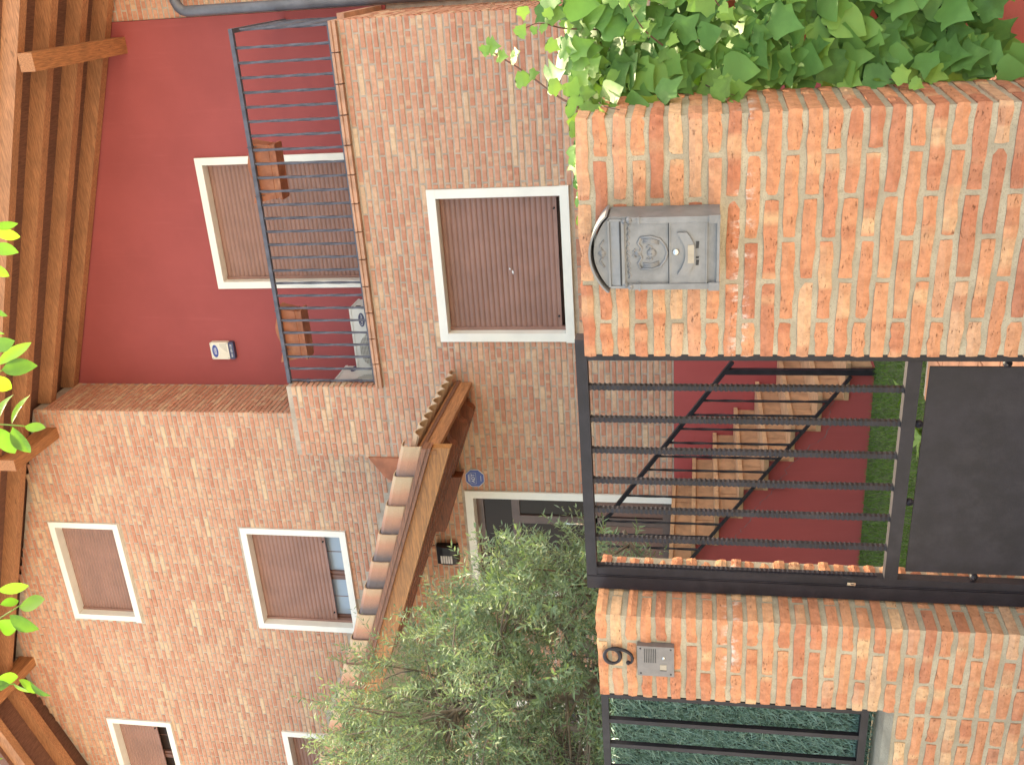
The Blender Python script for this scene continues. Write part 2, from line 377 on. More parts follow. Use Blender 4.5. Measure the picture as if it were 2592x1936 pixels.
for k, (px, py, lab) in enumerate(((-2.56,5.72,'small green weed in the turf, the farther of the two'), (-2.62,5.28,'small green weed at the edge of the clay path'))):
    t = thing('weed', lab, 'weed', (px,py,-1.25), group='weeds in the turf')
    for q in range(9):
        a = q*.72+random.random(); L = random.uniform(.10,.19); e = random.uniform(.45,1.0)
        d = Vector((math.cos(a),math.sin(a),0)); s_ = Vector((-d.y,d.x,0)); o_ = Vector((px,py,-1.245))
        pts = [o_+d*L*u*math.cos(e)+Vector((0,0,L*u*math.sin(e)-.05*u*u)) for u in (0,.35,.7,1)]
        wd = (.004,.019,.017,.001)
        v_ = [p_+s_*w2*sg for p_, w2 in zip(pts, wd) for sg in (-1,1)]
        MB().add(v_, [(0,1,3,2),(2,3,5,4),(4,5,7,6)]).build('leaf', M['ivyyoung'], t)

# ------------------------------------------------------------------ near brickwork
JX, CP, BH = .0142, .0530, .0360
def near_brick(L, D, seed, H=BH):
    rg = random.Random(seed); nx, nz = 5, 2; mb = MB()
    vs_, fs, bu = [], [], []
    ed = [rg.uniform(-.0030,.0030) for _ in range(20)]+[rg.uniform(-.0016,.0016) for _ in range(20)]
    tilt = rg.uniform(-.0012,.0012)
    for j in range(nz+1):
        for i in range(nx+1):
            x = -L/2+L*i/nx; z_ = -H/2+H*j/nz
            edge = i in (0,nx) or j in (0,nz)
            y = rg.uniform(-.0012,.0016) + (.0028 if edge else -.0006)
            if j == 0: z_ += ed[i]
            if j == nz: z_ += ed[10+i]
            if i == 0: x += ed[20+j]
            if i == nx: x += ed[25+j]
            if i in (0,nx) and j in (0,nz): y += .0022; x -= math.copysign(.0009, x); z_ -= math.copysign(.0010, z_)
            vs_.append((x, y, z_+tilt*x/L*2)); bu.append(x+L)
    for j in range(nz):
        for i in range(nx):
            a = j*(nx+1)+i; fs.append((a,a+1,a+nx+2,a+nx+1))
    ring = [i for i in range(nx+1)]+[j*(nx+1)+nx for j in range(1,nz+1)]+[nz*(nx+1)+i for i in range(nx-1,-1,-1)]+[j*(nx+1) for j in range(nz-1,0,-1)]
    o = len(vs_)
    for q in ring:
        x, y, z_ = vs_[q]; vs_.append((x*.999, D, z_)); bu.append(x+L)
    n = len(ring)
    for k in range(n): fs.append((ring[(k+1)%n], ring[k], o+k, o+(k+1)%n))
    mb.add(vs_, fs, 0.0, bu); return mb.mesh('brick', M['brick'], world=False)
LF, LH = .2355, .1110
POOL = {('F',D): [near_brick(LF, D, 100+i+int(D*1000)) for i in range(10)] for D in (.108,)}
POOL[('H',.108)] = [near_brick(LH, .108, 300+i) for i in range(8)]
POOL[('H',.20)] = [near_brick(LH, .2355, 340+i) for i in range(6)]
def put_brick(parent, kind, x, y, z_, rz=0.0, L=None):
    pool = POOL[kind]; me = random.choice(pool); full = LF if kind[0] == 'F' else LH
    s_ = (L/full if L else 1.0)
    return inst('brick', me, parent, (x, y+random.uniform(-.0015,.002), z_+random.uniform(-.0012,.0012)), 'W', rz+random.gauss(0,.004), (s_,1,1))
Y0 = 2.807
def pier(name, label, x0, x1, ztop, zbot, stretch_first):
    t = thing(name, label, 'wall', ((x0+x1)/2, Y0+.15, zbot), 'W')
    dep = .318
    mb = MB('W').box(x0+.006, x1-.006, Y0+.007, Y0+dep, zbot, ztop-.004); mb.build('mortar', M['mortar'], t)
    nc = int((ztop-zbot)/CP); rows = []
    for k in range(nc):
        zc = ztop-BH/2-CP*k; A = (k % 2 == 0) == stretch_first
        x = x1; first = True; seq = []
        rem = x1-x0
        if not A: seq.append('H'); rem -= LH+JX
        while rem > LF-.01: seq.append('F'); rem -= LF+JX
        if rem > .06: seq.append('H')
        for i, s_ in enumerate(seq):
            L = LF if s_ == 'F' else LH
            if i == len(seq)-1: L = max(.05, x-x0)
            if i == 0 and s_ == 'H': put_brick(t, ('H',.20), x-L/2, Y0, zc, 0, L)
            else: put_brick(t, (s_,.108), x-L/2, Y0, zc, 0, L)
            x -= L+JX
        # right-hand return face
        ys = Y0+.108+JX if A else Y0+LF+JX
        L = Y0+dep-ys
        if A:
            put_brick(t, ('F',.108), x1+.0, ys+L/2, zc, R(90), L)
        elif L > .03:
            put_brick(t, ('H',.108), x1+.0, ys+L/2, zc, R(90), L)
        # left return face, same rhythm
        if len(seq) and seq[-1] == 'F': put_brick(t, ('F',.108), x0, Y0+.108+JX+(dep-.108-JX)/2, zc, R(-90), dep-.108-JX)
    return t
rp = pier('brick_pier', 'wide orange brick gate pier with the grey mailbox, ivy at its side', -1.317, -.583, .345, -1.5, True)
lp = pier('brick_pier', 'narrow orange brick gate pier with house number and intercom', -2.709, -2.33, .350, -1.5, False)
# rough toothed brick ends on the garden side of the narrow pier
for k in range(34):
    zc = .350-BH/2-CP*k
    put_brick(lp, ('H',.108), -2.335+random.uniform(.028,.040), Y0+.275, zc, R(90)+random.gauss(0,.03), .085)
MB('W').box(-2.331, -2.308, Y0+.228, Y0+.317, -1.5, .338).build('mortar', M['mortar'], lp)
lw = thing('low_brick_wall', 'low brick wall under the black fence left of the narrow pier', 'wall', (-3.6, Y0+.15, -1.5), 'W')
ZL = -.690
MB('W').box(-4.6, -2.7035, Y0+.0075, Y0+.30, -1.5, ZL-.006).build('mortar', M['mortar'], lw)
MB('W').prism([(Y0+.004, ZL-.006), (Y0+.30, ZL-.006), (Y0+.30, ZL+.020), (Y0+.06, ZL+.012)], 'x', -4.6, -2.7095).build('mortar_cap', M['mortar'], lw)
for k in range(15):
    zc = .350-BH/2-CP*(k+20); x = -2.709-JX-(0 if k % 2 else LH+JX)
    if k % 2 == 0: put_brick(lw, ('H',.108), -2.709-JX-LH/2, Y0, zc)
    while x > -4.45: put_brick(lw, ('F',.108), x-LF/2, Y0, zc); x -= LF+JX

# ------------------------------------------------------------------ gate
YG = 2.95
gate = thing('garden_gate', 'black iron gate with hammered bars and sheet panel between the brick piers', 'gate', (-1.8, YG+.02, -1.45), 'W')
MB('W').box(-2.322, -2.268, YG-.004, YG+.05, -1.45, .392).build('jamb_plate', M['black'], gate)
mb = MB('W'); mb.box(-2.266, -2.231, YG, YG+.035, -1.44, .354); mb.box(-2.2655, -2.262, YG-.003, YG, -1.44, .354); mb.build('stile', M['black'], gate)
MB('W').box(-1.397, -1.362, YG, YG+.035, -1.44, .354).build('stile', M['black'], gate)
MB('W').box(-1.352, -1.322, YG-.004, YG+.05, -1.45, .392).build('hinge_post', M['black'], gate)
MB('W').box(-2.266, -1.353, YG-.002, YG+.036, .3545, .392).build('top_rail', M['black'], gate)
MB('W').box(-2.231, -1.397, YG-.001, YG+.038, -.686, -.643).build('middle_rail', M['black'], gate)
MB('W').box(-2.231, -1.397, YG-.001, YG+.038, -1.44, -1.40).build('bottom_rail', M['black'], gate)
for i in range(6):
    x = -1.502-.1216*i
    MB('W').hammered((x, YG+.018, .3545), (x, YG+.018, -.643), .0175, .0185).build('gate_bar', M['black'], gate)
MB('W').hammered((-2.2335, YG+.020, .3545), (-2.2335, YG+.020, -.62), .014, .016).build('gate_bar', M['black'], gate)
pn = MB('W').box(-2.202, -1.420, YG+.010, YG+.016, -1.38, -.712).build('sheet_panel', M['black'], gate)
for (x, z_) in ((-1.624,-.699),(-1.409,-.935),(-2.216,-.935),(-1.92,-.699),(-1.409,-1.25),(-2.216,-1.25)):
    mb = MB('W').lathe((x, YG+.013, z_), [(.002,-.014),(.009,-.011),(.0135,-.004),(.0135,.004),(.009,.011),(.002,.014)], 14); mb.build('spacer_knob', M['black'], gate, True)
lk = MB('W').box(-2.256, -2.244, YG-.012, YG, -.548, -.520).build('lock', M['chrome'], gate)
MB('W').box(-2.2515, -2.2495, YG-.0135, YG-.0119, -.543, -.532).build('keyhole', M['dark'], lk)

# ------------------------------------------------------------------ fence and artificial hedge on the left
YF = 2.95
fen = thing('metal_fence', 'black metal fence with upright bars on the low brick wall', 'fence', (-3.6, YF, ZL), 'W')
MB('W').box(-4.6, -2.700, YF-.012, YF+.014, .332, .360).build('top_rail', M['black'], fen)
MB('W').box(-4.6, -2.700, YF-.012, YF+.014, -.640, -.612).build('bottom_rail', M['black'], fen)
for i in range(13):
    x = -2.840-.1305*i
    MB('W').box(x-.010, x+.010, YF-.010, YF+.010, -.612, .332).build('fence_bar', M['black'], fen)
for i in range(4): MB('W').box(-2.78-.58*i-.012, -2.78-.58*i+.012, YF+.016, YF+.04, ZL-.1, -.60).build('foot', M['black'], fen)
hd = thing('hedge_screen', 'dark bluish green artificial hedge mat behind the black fence', 'hedge', (-3.6, YF+.05, ZL), 'W')
MB('W').box(-4.6, -2.712, YF+.062, YF+.07, ZL+.022, .325).build('backing', M['hedgeback'], hd)
mb = MB('W')
for i in range(23000):
    x = random.uniform(-4.5, -2.72) if i % 3 else random.uniform(-3.4,-2.72); z_ = random.uniform(ZL+.03, .335); L = random.uniform(.03,.065)
    d = Vector((random.gauss(.25,.6), random.uniform(-.75,-.05), random.gauss(-.5,.55))).normalized()
    s_ = d.cross(Vector((random.gauss(0,1),random.gauss(0,1),random.gauss(0,1)))).normalized()*.0026
    p_ = Vector((x, YF+.06, z_)); q_ = p_+d*L+Vector((0,0,-.006))
    mb.add([p_-s_, p_+s_, q_], [(0,1,2)], random.random()*.999+.0005)
o = mb.build('hedge_needles', M['hedge'], hd); o['kind'] = 'stuff'

# ------------------------------------------------------------------ mailbox
mbx = thing('mailbox', 'grey cast metal mailbox with arched top and crest on the wide brick pier', 'mailbox', (-.945, Y0, -.06), 'W')
YM = 2.705
xl, xr_ = -1.052, -.838; xm = (xl+xr_)/2
def arch(dx, zt, zs):   # outline: flat bottom, sides to zs, arched to zt
    pts = [(xl-dx, -.060), (xr_+dx, -.060), (xr_+dx, zs)]
    for i in range(1, 14):
        a = i/14; x = xr_+dx+(xl-xr_-2*dx)*a; pts.append((x, zs+(zt-zs)*math.sin(math.pi*a)**.8))
    pts.append((xl-dx, zs)); return pts
MB('W').prism(arch(0, .292, .246), 'y', YM, Y0-.004).build('body', M['pewter'], mbx, autos=30)
rim = []
for i in range(17):
    a = i/16; x = xr_+.006+(xl-xr_-.012)*a; rim.append((x, .250+(.050)*math.sin(math.pi*a)**.8))
mb = MB('W')
poly = rim+[(p_[0], p_[1]+.006) for p_ in rim[::-1]]
for i in range(16):
    q4 = [rim[i], rim[i+1], (rim[i+1][0], rim[i+1][1]+.006), (rim[i][0], rim[i][1]+.006)]
    mb.prism(q4[::-1], 'y', YM-.016, Y0-.006)
mb.build('roof_lip', M['pewter'], mbx)
for sx in (-1, 1):      # side pilasters with capitals
    xc = xm+sx*.0985
    p_ = MB('W'); p_.box(xc-.0085, xc+.0085, YM-.010, YM+.001, -.058, .185); p_.box(xc-.012, xc+.012, YM-.014, YM+.001, -.0605, -.030); p_.box(xc-.011, xc+.011, YM-.014, YM+.001, .160, .166); p_.build('pilaster', M['pewter'], mbx)
    c_ = MB('W'); c_.lathe((xc+sx*.000, YM-.006, .189), [(.001,-.010),(.006,-.009),(.009,-.004),(.009,.006)], 12); c_.lathe((xc-sx*.004, YM-.006, .203), [(.001,-.009),(.006,-.007),(.0075,-.002),(.0075,.006)], 12); c_.build('capital', M['pewter'], mbx, True)
fl = MB('W'); fl.box(xm-.099, xm+.099, YM-.008, YM, .2445, .2505); fl.box(xm-.099, xm+.099, YM-.010, YM, .2035, .2120); fl.box(xm-.102, xm-.096, YM-.008, YM, .212, .2445); fl.box(xm+.096, xm+.102, YM-.008, YM, .212, .2445); sl = fl.build('slot_frame', M['pewter'], mbx)
MB('W').prism([(YM-.001,.2125),(YM-.0065,.2175),(YM-.0025,.244),(YM+.003,.244)], 'x', xm-.0955, xm+.0955).build('flap', M['pewter'], sl)
MB('W').box(xm-.095, xm+.095, YM-.0085, YM-.0066, .2125, .2168).build('slot_gap', M['dark'], sl)
mb = MB('W').prism([(xm-.099,-.024),(xm+.099,-.024),(xm+.099,.078),(xm-.099,.078)], 'y', YM-.006, YM+.001)
mb.box(xm-.0985, xm+.0985, YM-.0085, YM-.006, .0755, .079); mb.box(xm-.0985, xm+.0985, YM-.0085, YM-.006, -.026, -.0225)
dr = mb.build('door', M['pewter'], mbx)
MB('W').box(xm-.103, xm+.103, YM-.0010, YM+.0002, .0785, .0815).build('door_gap', M['dark'], dr)
MB('W').box(xm-.100, xm+.100, YM-.011, YM, -.0595, -.052).build('base_moulding', M['pewter'], mbx)
lkk = MB('W').lathe((xm+.004, YM-.006, .0605), [(.0001,-.0065),(.0065,-.0062),(.0098,-.003),(.0102,.001)], 18); lkk.build('lock', M['chrome'], mbx, True)
hp = []
for i in range(13):
    a = -1+i/6; hp.append((xm+a*.062, .028+(.024)*(abs(a)**2.0)-.012))
pl = [(x, z_+.017) for x, z_ in hp]+[(x, z_-.010+(.006 if abs(x-xm) > .05 else 0)) for x, z_ in hp[::-1]]
mb = MB('W')
for i in range(12):
    a_, b_ = hp[i], hp[i+1]
    mb.prism([(a_[0],a_[1]-.010),(b_[0],b_[1]-.010),(b_[0],b_[1]+.018),(a_[0],a_[1]+.018)], 'y', YM-.015, YM-.010)
nm = mb.build('name_plate', M['pewter'], mbx)
MB('W').box(xm-.0265, xm+.0265, YM-.0165, YM-.0151, .0105, .0275).build('name_card', M['card'], nm)
for (x0, x1) in ((-.036,-.020),(-.016,-.010),(.014,.034)):
    MB('W').prism([(xm+x0,-.0025),(xm+x1,-.0040),(xm+x1,.0045),(xm+x0,.0055)], 'y', YM-.0072, YM-.0060).build('view_hole', M['dark'], mbx)
# heraldic relief above the door
rl = MB('W')
sh = [(xm+math.sin(a)*.046*(1 if abs(a) < 1.6 else .92), .128-.040*math.cos(a)) for a in [i*2*math.pi/20 for i in range(20)]]
def relief(pts, w_, y=YM-.006): rl.tube([(x, y, z_) for x, z_ in pts], w_, 6)
relief([(xm-.046,.158),(xm-.048,.128),(xm-.040,.104),(xm-.020,.090),(xm,.084),(xm+.020,.090),(xm+.040,.104),(xm+.048,.128),(xm+.046,.158)], .0042, YM-.001)
relief([(xm-.046,.158),(xm-.030,.166),(xm-.014,.156),(xm,.162),(xm+.014,.156),(xm+.030,.166),(xm+.046,.158)], .0042, YM-.001)
for sx in (-1,1):
    for q in range(3): relief([(xm+sx*(.030+.005*q),.152),(xm+sx*(.034+.004*q),.130),(xm+sx*(.026+.004*q),.108)], .0030, YM-.0005)
    relief([(xm+sx*.016,.142),(xm+sx*.022,.136),(xm+sx*.018,.128),(xm+sx*.012,.132)], .0034, YM-.0005)
rl.lathe((xm, YM-.001, .128), [(.001,-.0075),(.009,-.0065),(.0135,-.001),(.014,.003)], 14)
rl.lathe((xm, YM-.001, .166), [(.001,-.006),(.007,-.005),(.010,.001)], 12)
relief([(xm-.012,.172),(xm-.006,.180),(xm,.174),(xm+.006,.180),(xm+.012,.172)], .0030, YM-.0005)
for q in range(9):
    a = -1+q/4; relief([(xm+a*.075,.199-.005*abs(a)),(xm+a*.075+.008,.192-.004*abs(a)),(xm+a*.075+.016,.199-.005*abs(a))], .0030, YM-.0003)
rl.build('crest', M['pewter'], mbx, True)
rl = MB('W'); rl.lathe((xm, YM-.001, .268), [(.001,-.006),(.008,-.005),(.011,.001)], 12)
relief([(xm-.040,.262),(xm-.022,.274),(xm-.010,.266)], .0032, YM-.0003); relief([(xm+.040,.262),(xm+.022,.274),(xm+.010,.266)], .0032, YM-.0003)
rl.build('top_ornament', M['pewter'], mbx, True)

# ------------------------------------------------------------------ house number and intercom
cx, cz = -2.512, .270
pts = []
lc = (cx+.004, cz+.024)
for i in range(23):
    a = R(20)+i/22*R(380); pts.append((lc[0]+.0335*math.cos(a), lc[1]+.0285*math.sin(a)))
loop = pts
stem = [(lc[0]+.0335, lc[1]+.004),(lc[0]+.0345,lc[1]-.020),(lc[0]+.028,lc[1]-.046),(lc[0]+.012,lc[1]-.066),(lc[0]-.010,lc[1]-.0725),(lc[0]-.026,lc[1]-.066),(lc[0]-.030,lc[1]-.056)]
mb = MB('W'); mb.tube([(x, Y0-.010, z_) for x, z_ in loop], [.0048+.0030*abs(math.sin(i/22*math.pi*2)) for i in range(23)], 8)
def cat(p, n=6):
    out = []
    for i in range(len(p)-1):
        a, b, c, d = Vector(p[max(i-1,0)]), Vector(p[i]), Vector(p[i+1]), Vector(p[min(i+2,len(p)-1)])
        for k in range(n):
            t_ = k/n; out.append(.5*((2*b)+(-a+c)*t_+(2*a-5*b+4*c-d)*t_*t_+(-a+3*b-3*c+d)*t_**3))
    out.append(Vector(p[-1])); return out
st = cat(stem); mb.tube([(p_.x, Y0-.010, p_.y) for p_ in st], [.0072-.0030*i/len(st) for i in range(len(st))], 8)
mb.lathe((lc[0]-.027, Y0-.010, lc[1]-.056), [(.001,-.008),(.006,-.006),(.0085,0),(.006,.006),(.001,.008)], 12)
o = mb.build('house_number', M['black'], None, True); tag(o, 'black wrought iron house number nine on the narrow brick pier', 'number')
ip = thing('intercom', 'grey metal intercom plate with speaker slots below the house number', 'intercom', (-2.513, Y0, .072), 'W')
ix0, ix1, iz0, iz1 = -2.582, -2.446, .073, .204; YI = Y0-.020
MB('W').box(ix0, ix1, YI, Y0+.004, iz0, iz1).build('plate', M['alu'], ip)
for i in range(7):
    z_ = iz1-.026-.0066*i; MB('W').box(ix1-.074, ix1-.010, YI-.0008, YI+.0005, z_-.0014, z_+.0014).build('speaker_slot', M['dark'], ip)
MB('W').lathe((-2.497, YI, .110), [(.0001,-.004),(.0055,-.0035),(.0068,-.001),(.007,.001)], 16).build('call_button', M['chrome'], ip, True)
nw = MB('W').box(-2.551, -2.527, YI-.0016, YI+.0005, .100, .123).build('name_window', M['card'], ip)
MB('W').box(-2.5545, -2.5515, YI-.0022, YI+.0005, .100, .123).build('name_frame', M['dark'], nw)
for (x, z_) in ((ix0+.011,iz0+.012),(ix1-.011,iz0+.012),(ix0+.011,iz1-.012),(ix1-.011,iz1-.012)):
    MB('W').lathe((x, YI, z_), [(.0001,-.0012),(.0035,-.001),(.0038,.0005)], 10).build('screw', M['dark'], ip, True)
def text(body, size, parent, mat, p, f, rz=0.0, name='lettering', ex=.0006, font_scale=(1,1,1), label=None):
    c = bpy.data.curves.new(name, 'FONT'); c.body = body; c.size = size; c.align_x = 'CENTER'; c.align_y = 'CENTER'; c.extrude = ex; c.resolution_u = 3
    tmp = bpy.data.objects.new('tmp', c); col.objects.link(tmp)
    dg = bpy.context.evaluated_depsgraph_get(); me = bpy.data.meshes.new_from_object(tmp.evaluated_get(dg)); bpy.data.objects.remove(tmp)
    me.materials.clear(); me.materials.append(mat); me.name = name
    o = inst(name, me, parent, p, f, 0, font_scale, rot=Euler((R(90), 0, rz+rotf(f)))); return o

# ------------------------------------------------------------------ HOUSE
house = thing('brick_house', 'two storey brick house with red balcony wall, white window surrounds and wooden eaves', 'house', (-5, 9, -1.25))
D, DL, DR = 8.33, 8.90, 9.625
SL = .356                                       # roof slope
def zr(x): return 5.80+SL*(-.67-x) if x > -7.8 else 5.80+SL*(7.13)-SL*1.04*(-7.8-x)   # underside of the rafters
hb = MB()                                        # bricks joined: everything but the 300 that show largest
cand = []                                        # (x, y, z, L, rz)
HP, HBH, HJ, HF, HH = .0552, .0385, .0160, .2365, .1140
def courses(y, x0, x1, z0, z1, holes=(), test=None, face='front', yy=None):
    n = int((z1-z0)/HP)
    for k in range(n):
        zc = z0+HP*(k+.5); iv = [(x0, x1)]
        for (a, b, c, d) in holes:
            if c-.01 < zc < d+.01:
                nv = []
                for (p_, q_) in iv:
                    if b <= p_ or a >= q_: nv.append((p_, q_)); continue
                    if a > p_: nv.append((p_, a))
                    if b < q_: nv.append((b, q_))
                iv = nv
        off = (k % 2)*(HF+HJ)/2
        gx = math.floor((x0-1)/(HF+HJ))*(HF+HJ)+off
        while gx < x1:
            a, b = gx, gx+HF
            for (p_, q_) in iv:
                aa, bb = max(a, p_+.003), min(b, q_-.003)
                if bb-aa > .035 and (test is None or test((aa+bb)/2, zc)): cand.append((aa, bb, y, zc, face))
            gx += HF+HJ
def hbox(mb, aa, bb, y, zc, face):
    j = lambda s_: random.uniform(-s_, s_)
    h = HBH/2+j(.0015); pr = .007+j(.0025); r_ = random.random()*.998+.001; L = bb-aa; off = random.uniform(0, 9)
    a_, b_ = aa+j(.002), bb+j(.002); zc += j(.0015)
    if face == 'front':
        y0 = y-pr; mb.add([(a_,y0+.002,zc-h),(b_,y0+.002,zc-h),(b_,y0+.002,zc+h),(a_,y0+.002,zc+h),(a_+.006,y0,zc-h+.005),(b_-.006,y0,zc-h+.005),(b_-.006,y0,zc+h-.005),(a_+.006,y0,zc+h-.005),(a_,y+.01,zc-h),(b_,y+.01,zc-h),(b_,y+.01,zc+h),(a_,y+.01,zc+h)],
            [(4,5,6,7),(0,1,5,4),(1,2,6,5),(2,3,7,6),(3,0,4,7),(8,9,1,0),(9,10,2,1),(10,11,3,2),(11,8,0,3)], r_, [off,off+L,off+L,off]*3)
    else:                                         # face looks towards +x; aa..bb runs along y, y is the x of the face
        x0 = y+pr; mb.add([(x0-.002,a_,zc-h),(x0-.002,b_,zc-h),(x0-.002,b_,zc+h),(x0-.002,a_,zc+h),(x0,a_+.006,zc-h+.005),(x0,b_-.006,zc-h+.005),(x0,b_-.006,zc+h-.005),(x0,a_+.006,zc+h-.005),(y-.01,a_,zc-h),(y-.01,b_,zc-h),(y-.01,b_,zc+h),(y-.01,a_,zc+h)],
            [(4,5,6,7),(0,1,5,4),(1,2,6,5),(2,3,7,6),(3,0,4,7),(8,9,1,0),(9,10,2,1),(10,11,3,2),(11,8,0,3)], r_, [off,off+L,off+L,off]*3)
def wall(name, mat, y0, y1, x0, x1, z0, z1, holes=(), parent=house):
    xs = sorted({x0, x1, *[h[0] for h in holes], *[h[1] for h in holes]}); zs = sorted({z0, z1, *[h[2] for h in holes], *[h[3] for h in holes]})
    xs = [x for x in xs if x0 <= x <= x1]; zs = [z_ for z_ in zs if z0 <= z_ <= z1]; mb = MB()
    for i in range(len(xs)-1):
        run = None
        for j in range(len(zs)-1):
            mx_, mz = (xs[i]+xs[i+1])/2, (zs[j]+zs[j+1])/2
            hole = any(a < mx_ < b and c < mz < d for a, b, c, d in holes)
            if not hole: run = (run[0], zs[j+1]) if run else (zs[j], zs[j+1])
            if (hole or j == len(zs)-2) and run: mb.box(xs[i], xs[i+1], y0, y1, *run); run = None
    return mb.build(name, mat, parent)
# window table: outer x0,x1,z0,z1
W1 = (-7.036,-5.684,6.508,7.398); W2 = (-7.030,-5.672,3.772,5.013); W3 = (-9.930,-8.580,6.479,7.370); W4 = (-9.930,-8.582,3.760,5.000)
WG = (-3.224,-1.822,1.075,2.316); WB = (-3.112,-1.709,2.96,5.098); WP = (-8.75,-7.35,1.15,2.42); DO = (-6.02,-4.790,.217,2.232)
# ground floor and balcony block
wall('wall', M['hmortar'], D, D+.3, -10.6, -.408, .205, 2.93, [WG, DO, WP]); courses(D, -10.2, -.400, .215, 2.93, [WG, DO, WP], lambda x, z_: x > -4.45 or z_ < 2.35+SL*(-3.6-x))
wall('wall', M['hmortar'], D+.001, D+.125, -4.440, -3.700, 2.931, 3.915); courses(D, -4.449, -3.692, 2.932, 3.92)
wall('wall', M['hmortar'], D+.3, 12, -.70, -.408, -1.25, 2.93)
courses(-.404, 8.335, 10.6, -1.2, 2.93, face='side')
courses(-3.696, 8.335, 8.455, 2.99, 3.92, face='side')
# upper left gable wall
wall('wall', M['hmortar'], DL, DL+.3, -10.8, -4.258, 2.4, 6.90, [W1, W2, W3, W4])
wz = lambda x: zr(x)+.12
for xa_, xb_ in ((-10.8,-9.93),(-8.58,-7.036),(-5.684,-4.258)): wall('wall', M['hmortar'], DL, DL+.3, xa_, xb_, 6.9002, 7.0998)
for poly in ([(-5.684,7.10),(-4.258,7.10),(-4.258,wz(-4.258)),(-5.684,wz(-5.684))], [(-7.036,7.398),(-5.684,7.398),(-5.684,wz(-5.684)),(-7.036,wz(-7.036))],
             [(-8.58,7.10),(-7.036,7.10),(-7.036,wz(-7.036)),(-7.8,wz(-7.8)),(-8.58,wz(-8.58))], [(-9.93,7.37),(-8.58,7.37),(-8.58,wz(-8.58)),(-9.93,wz(-9.93))]):
    MB().prism(poly, 'y', DL, DL+.3).build('wall', M['hmortar'], house)
courses(DL, -10.4, -4.252, 2.84, 8.35, [W1, W2, W3, W4], lambda x, z_: z_ < wz(x)-.02 and z_ > 2.78+SL*(-3.9-x) and not (x > -4.46 and z_ < 3.9))
MB().box(-4.55, -4.257, DL+.3, DR+.2, 2.9, 7.2).build('wall', M['hmortar'], house)
courses(-4.254, 8.905, DR, 3.0, 7.1, face='side'); courses(DR+.02, -.357, -.10, -1.2, 5.75)
# choose the 300 bricks that show largest (nearest in front of the lens) as single pieces
def dist(c):
    p_ = Vector(((c[0]+c[1])/2, c[2], c[3])) if c[4] == 'front' else Vector((c[2], (c[0]+c[1])/2, c[3]))
    vis = -3.9 < p_.x < -.3 and .25 < p_.z < 2.95 and c[4] == 'front' and c[1]-c[0] > .2
    return p_.length if vis else 99
order = sorted(range(len(cand)), key=lambda i: dist(cand[i])); single = set(order[:300])
hme = []
for q in range(8):
    mb = MB(); random.seed(50+q); hbox(mb, -HF/2, HF/2, 0, 0, 'front'); mb.br = [0.0]*len(mb.br); mb.bu = [u-mb.bu[0]+.01 for u in mb.bu]; hme.append(mb.mesh('brick', M['hbrick'], world=False))
random.seed(11)
for i, c in enumerate(cand):
    if i in single: inst('brick', random.choice(hme), house, ((c[0]+c[1])/2, c[2], c[3]), 'H', 0, ((c[1]-c[0])/HF, 1, 1))
    else: hbox(hb, *c)
o = hb.build('brickwork', M['hbrick'], house); o['kind'] = 'stuff'
# red plinth and red balcony wall
wall('plinth', M['redlifted'], D-.006, D+.29, -10.6, -.405, -1.30, .204)
mb = MB(); x0, x1 = -4.2535, -.36
mb.prism([(x0,2.9),(-3.112,2.9),(-3.112,wz(-3.112)),(x0,wz(x0))], 'y', DR, DR+.25); mb.prism([(-3.112,5.098),(-1.709,5.098),(-1.709,wz(-1.709)),(-3.112,wz(-3.112))], 'y', DR, DR+.25)
mb.prism([(-1.709,2.9),(x1,2.9),(x1,wz(x1)),(-1.709,wz(-1.709))], 'y', DR, DR+.25); mb.build('balcony_wall', M['red'], house)
MB().box(-4.44, -.402, D+.05, DR-.002, 2.80, 2.945).build('balcony_floor', M['coping'], house)
# body behind, closed so that no daylight leaks through
MB().box(-10.6, -.72, DR+.3, 16, -1.25, 5.6).build('rear_block', M['hmortar'], house)
MB().prism([(-10.7,5.6),(-.36,5.6),(-.36,wz(-.36)),(-7.8,wz(-7.8)),(-10.7,wz(-10.7))], 'y', 15.7, 16).build('rear_gable', M['hmortar'], house)
MB().box(-10.95, -10.65, D, 16, -1.25, 7.0).build('wall', M['hmortar'], house)
MB().prism([(-.357,-1.25),(-.10,-1.25),(-.10,5.755),(-.357,5.845)], 'y', DR+.02, 16).build('wall', M['hmortar'], house)
MB().box(-.4078, -.3573, DR+.03, DR+.4, -1.25, 2.95).build('wall', M['hmortar'], house)
# balcony coping, laid in single tiles
cm = MB().prism([(-.045,0),(.20,0),(.20,.064),(-.04,.064),(-.052,.055),(-.052,.038),(-.040,.034),(-.045,.028)], 'x', -.1215, .1215)
cme = cm.mesh('coping_tile', M['coping'], world=False)
for i in range(13): inst('coping_tile', cme, house, (-.525-.2535*i, D-.004, 2.932+random.uniform(-.001,.001)), 'H', random.gauss(0,.003))
MB().prism([(-.36,2.932),(-.36,2.996),(-.62,2.996),(-.62,2.932)], 'y', D+.20, DR-.004).build('coping_tile', M['coping'], house)

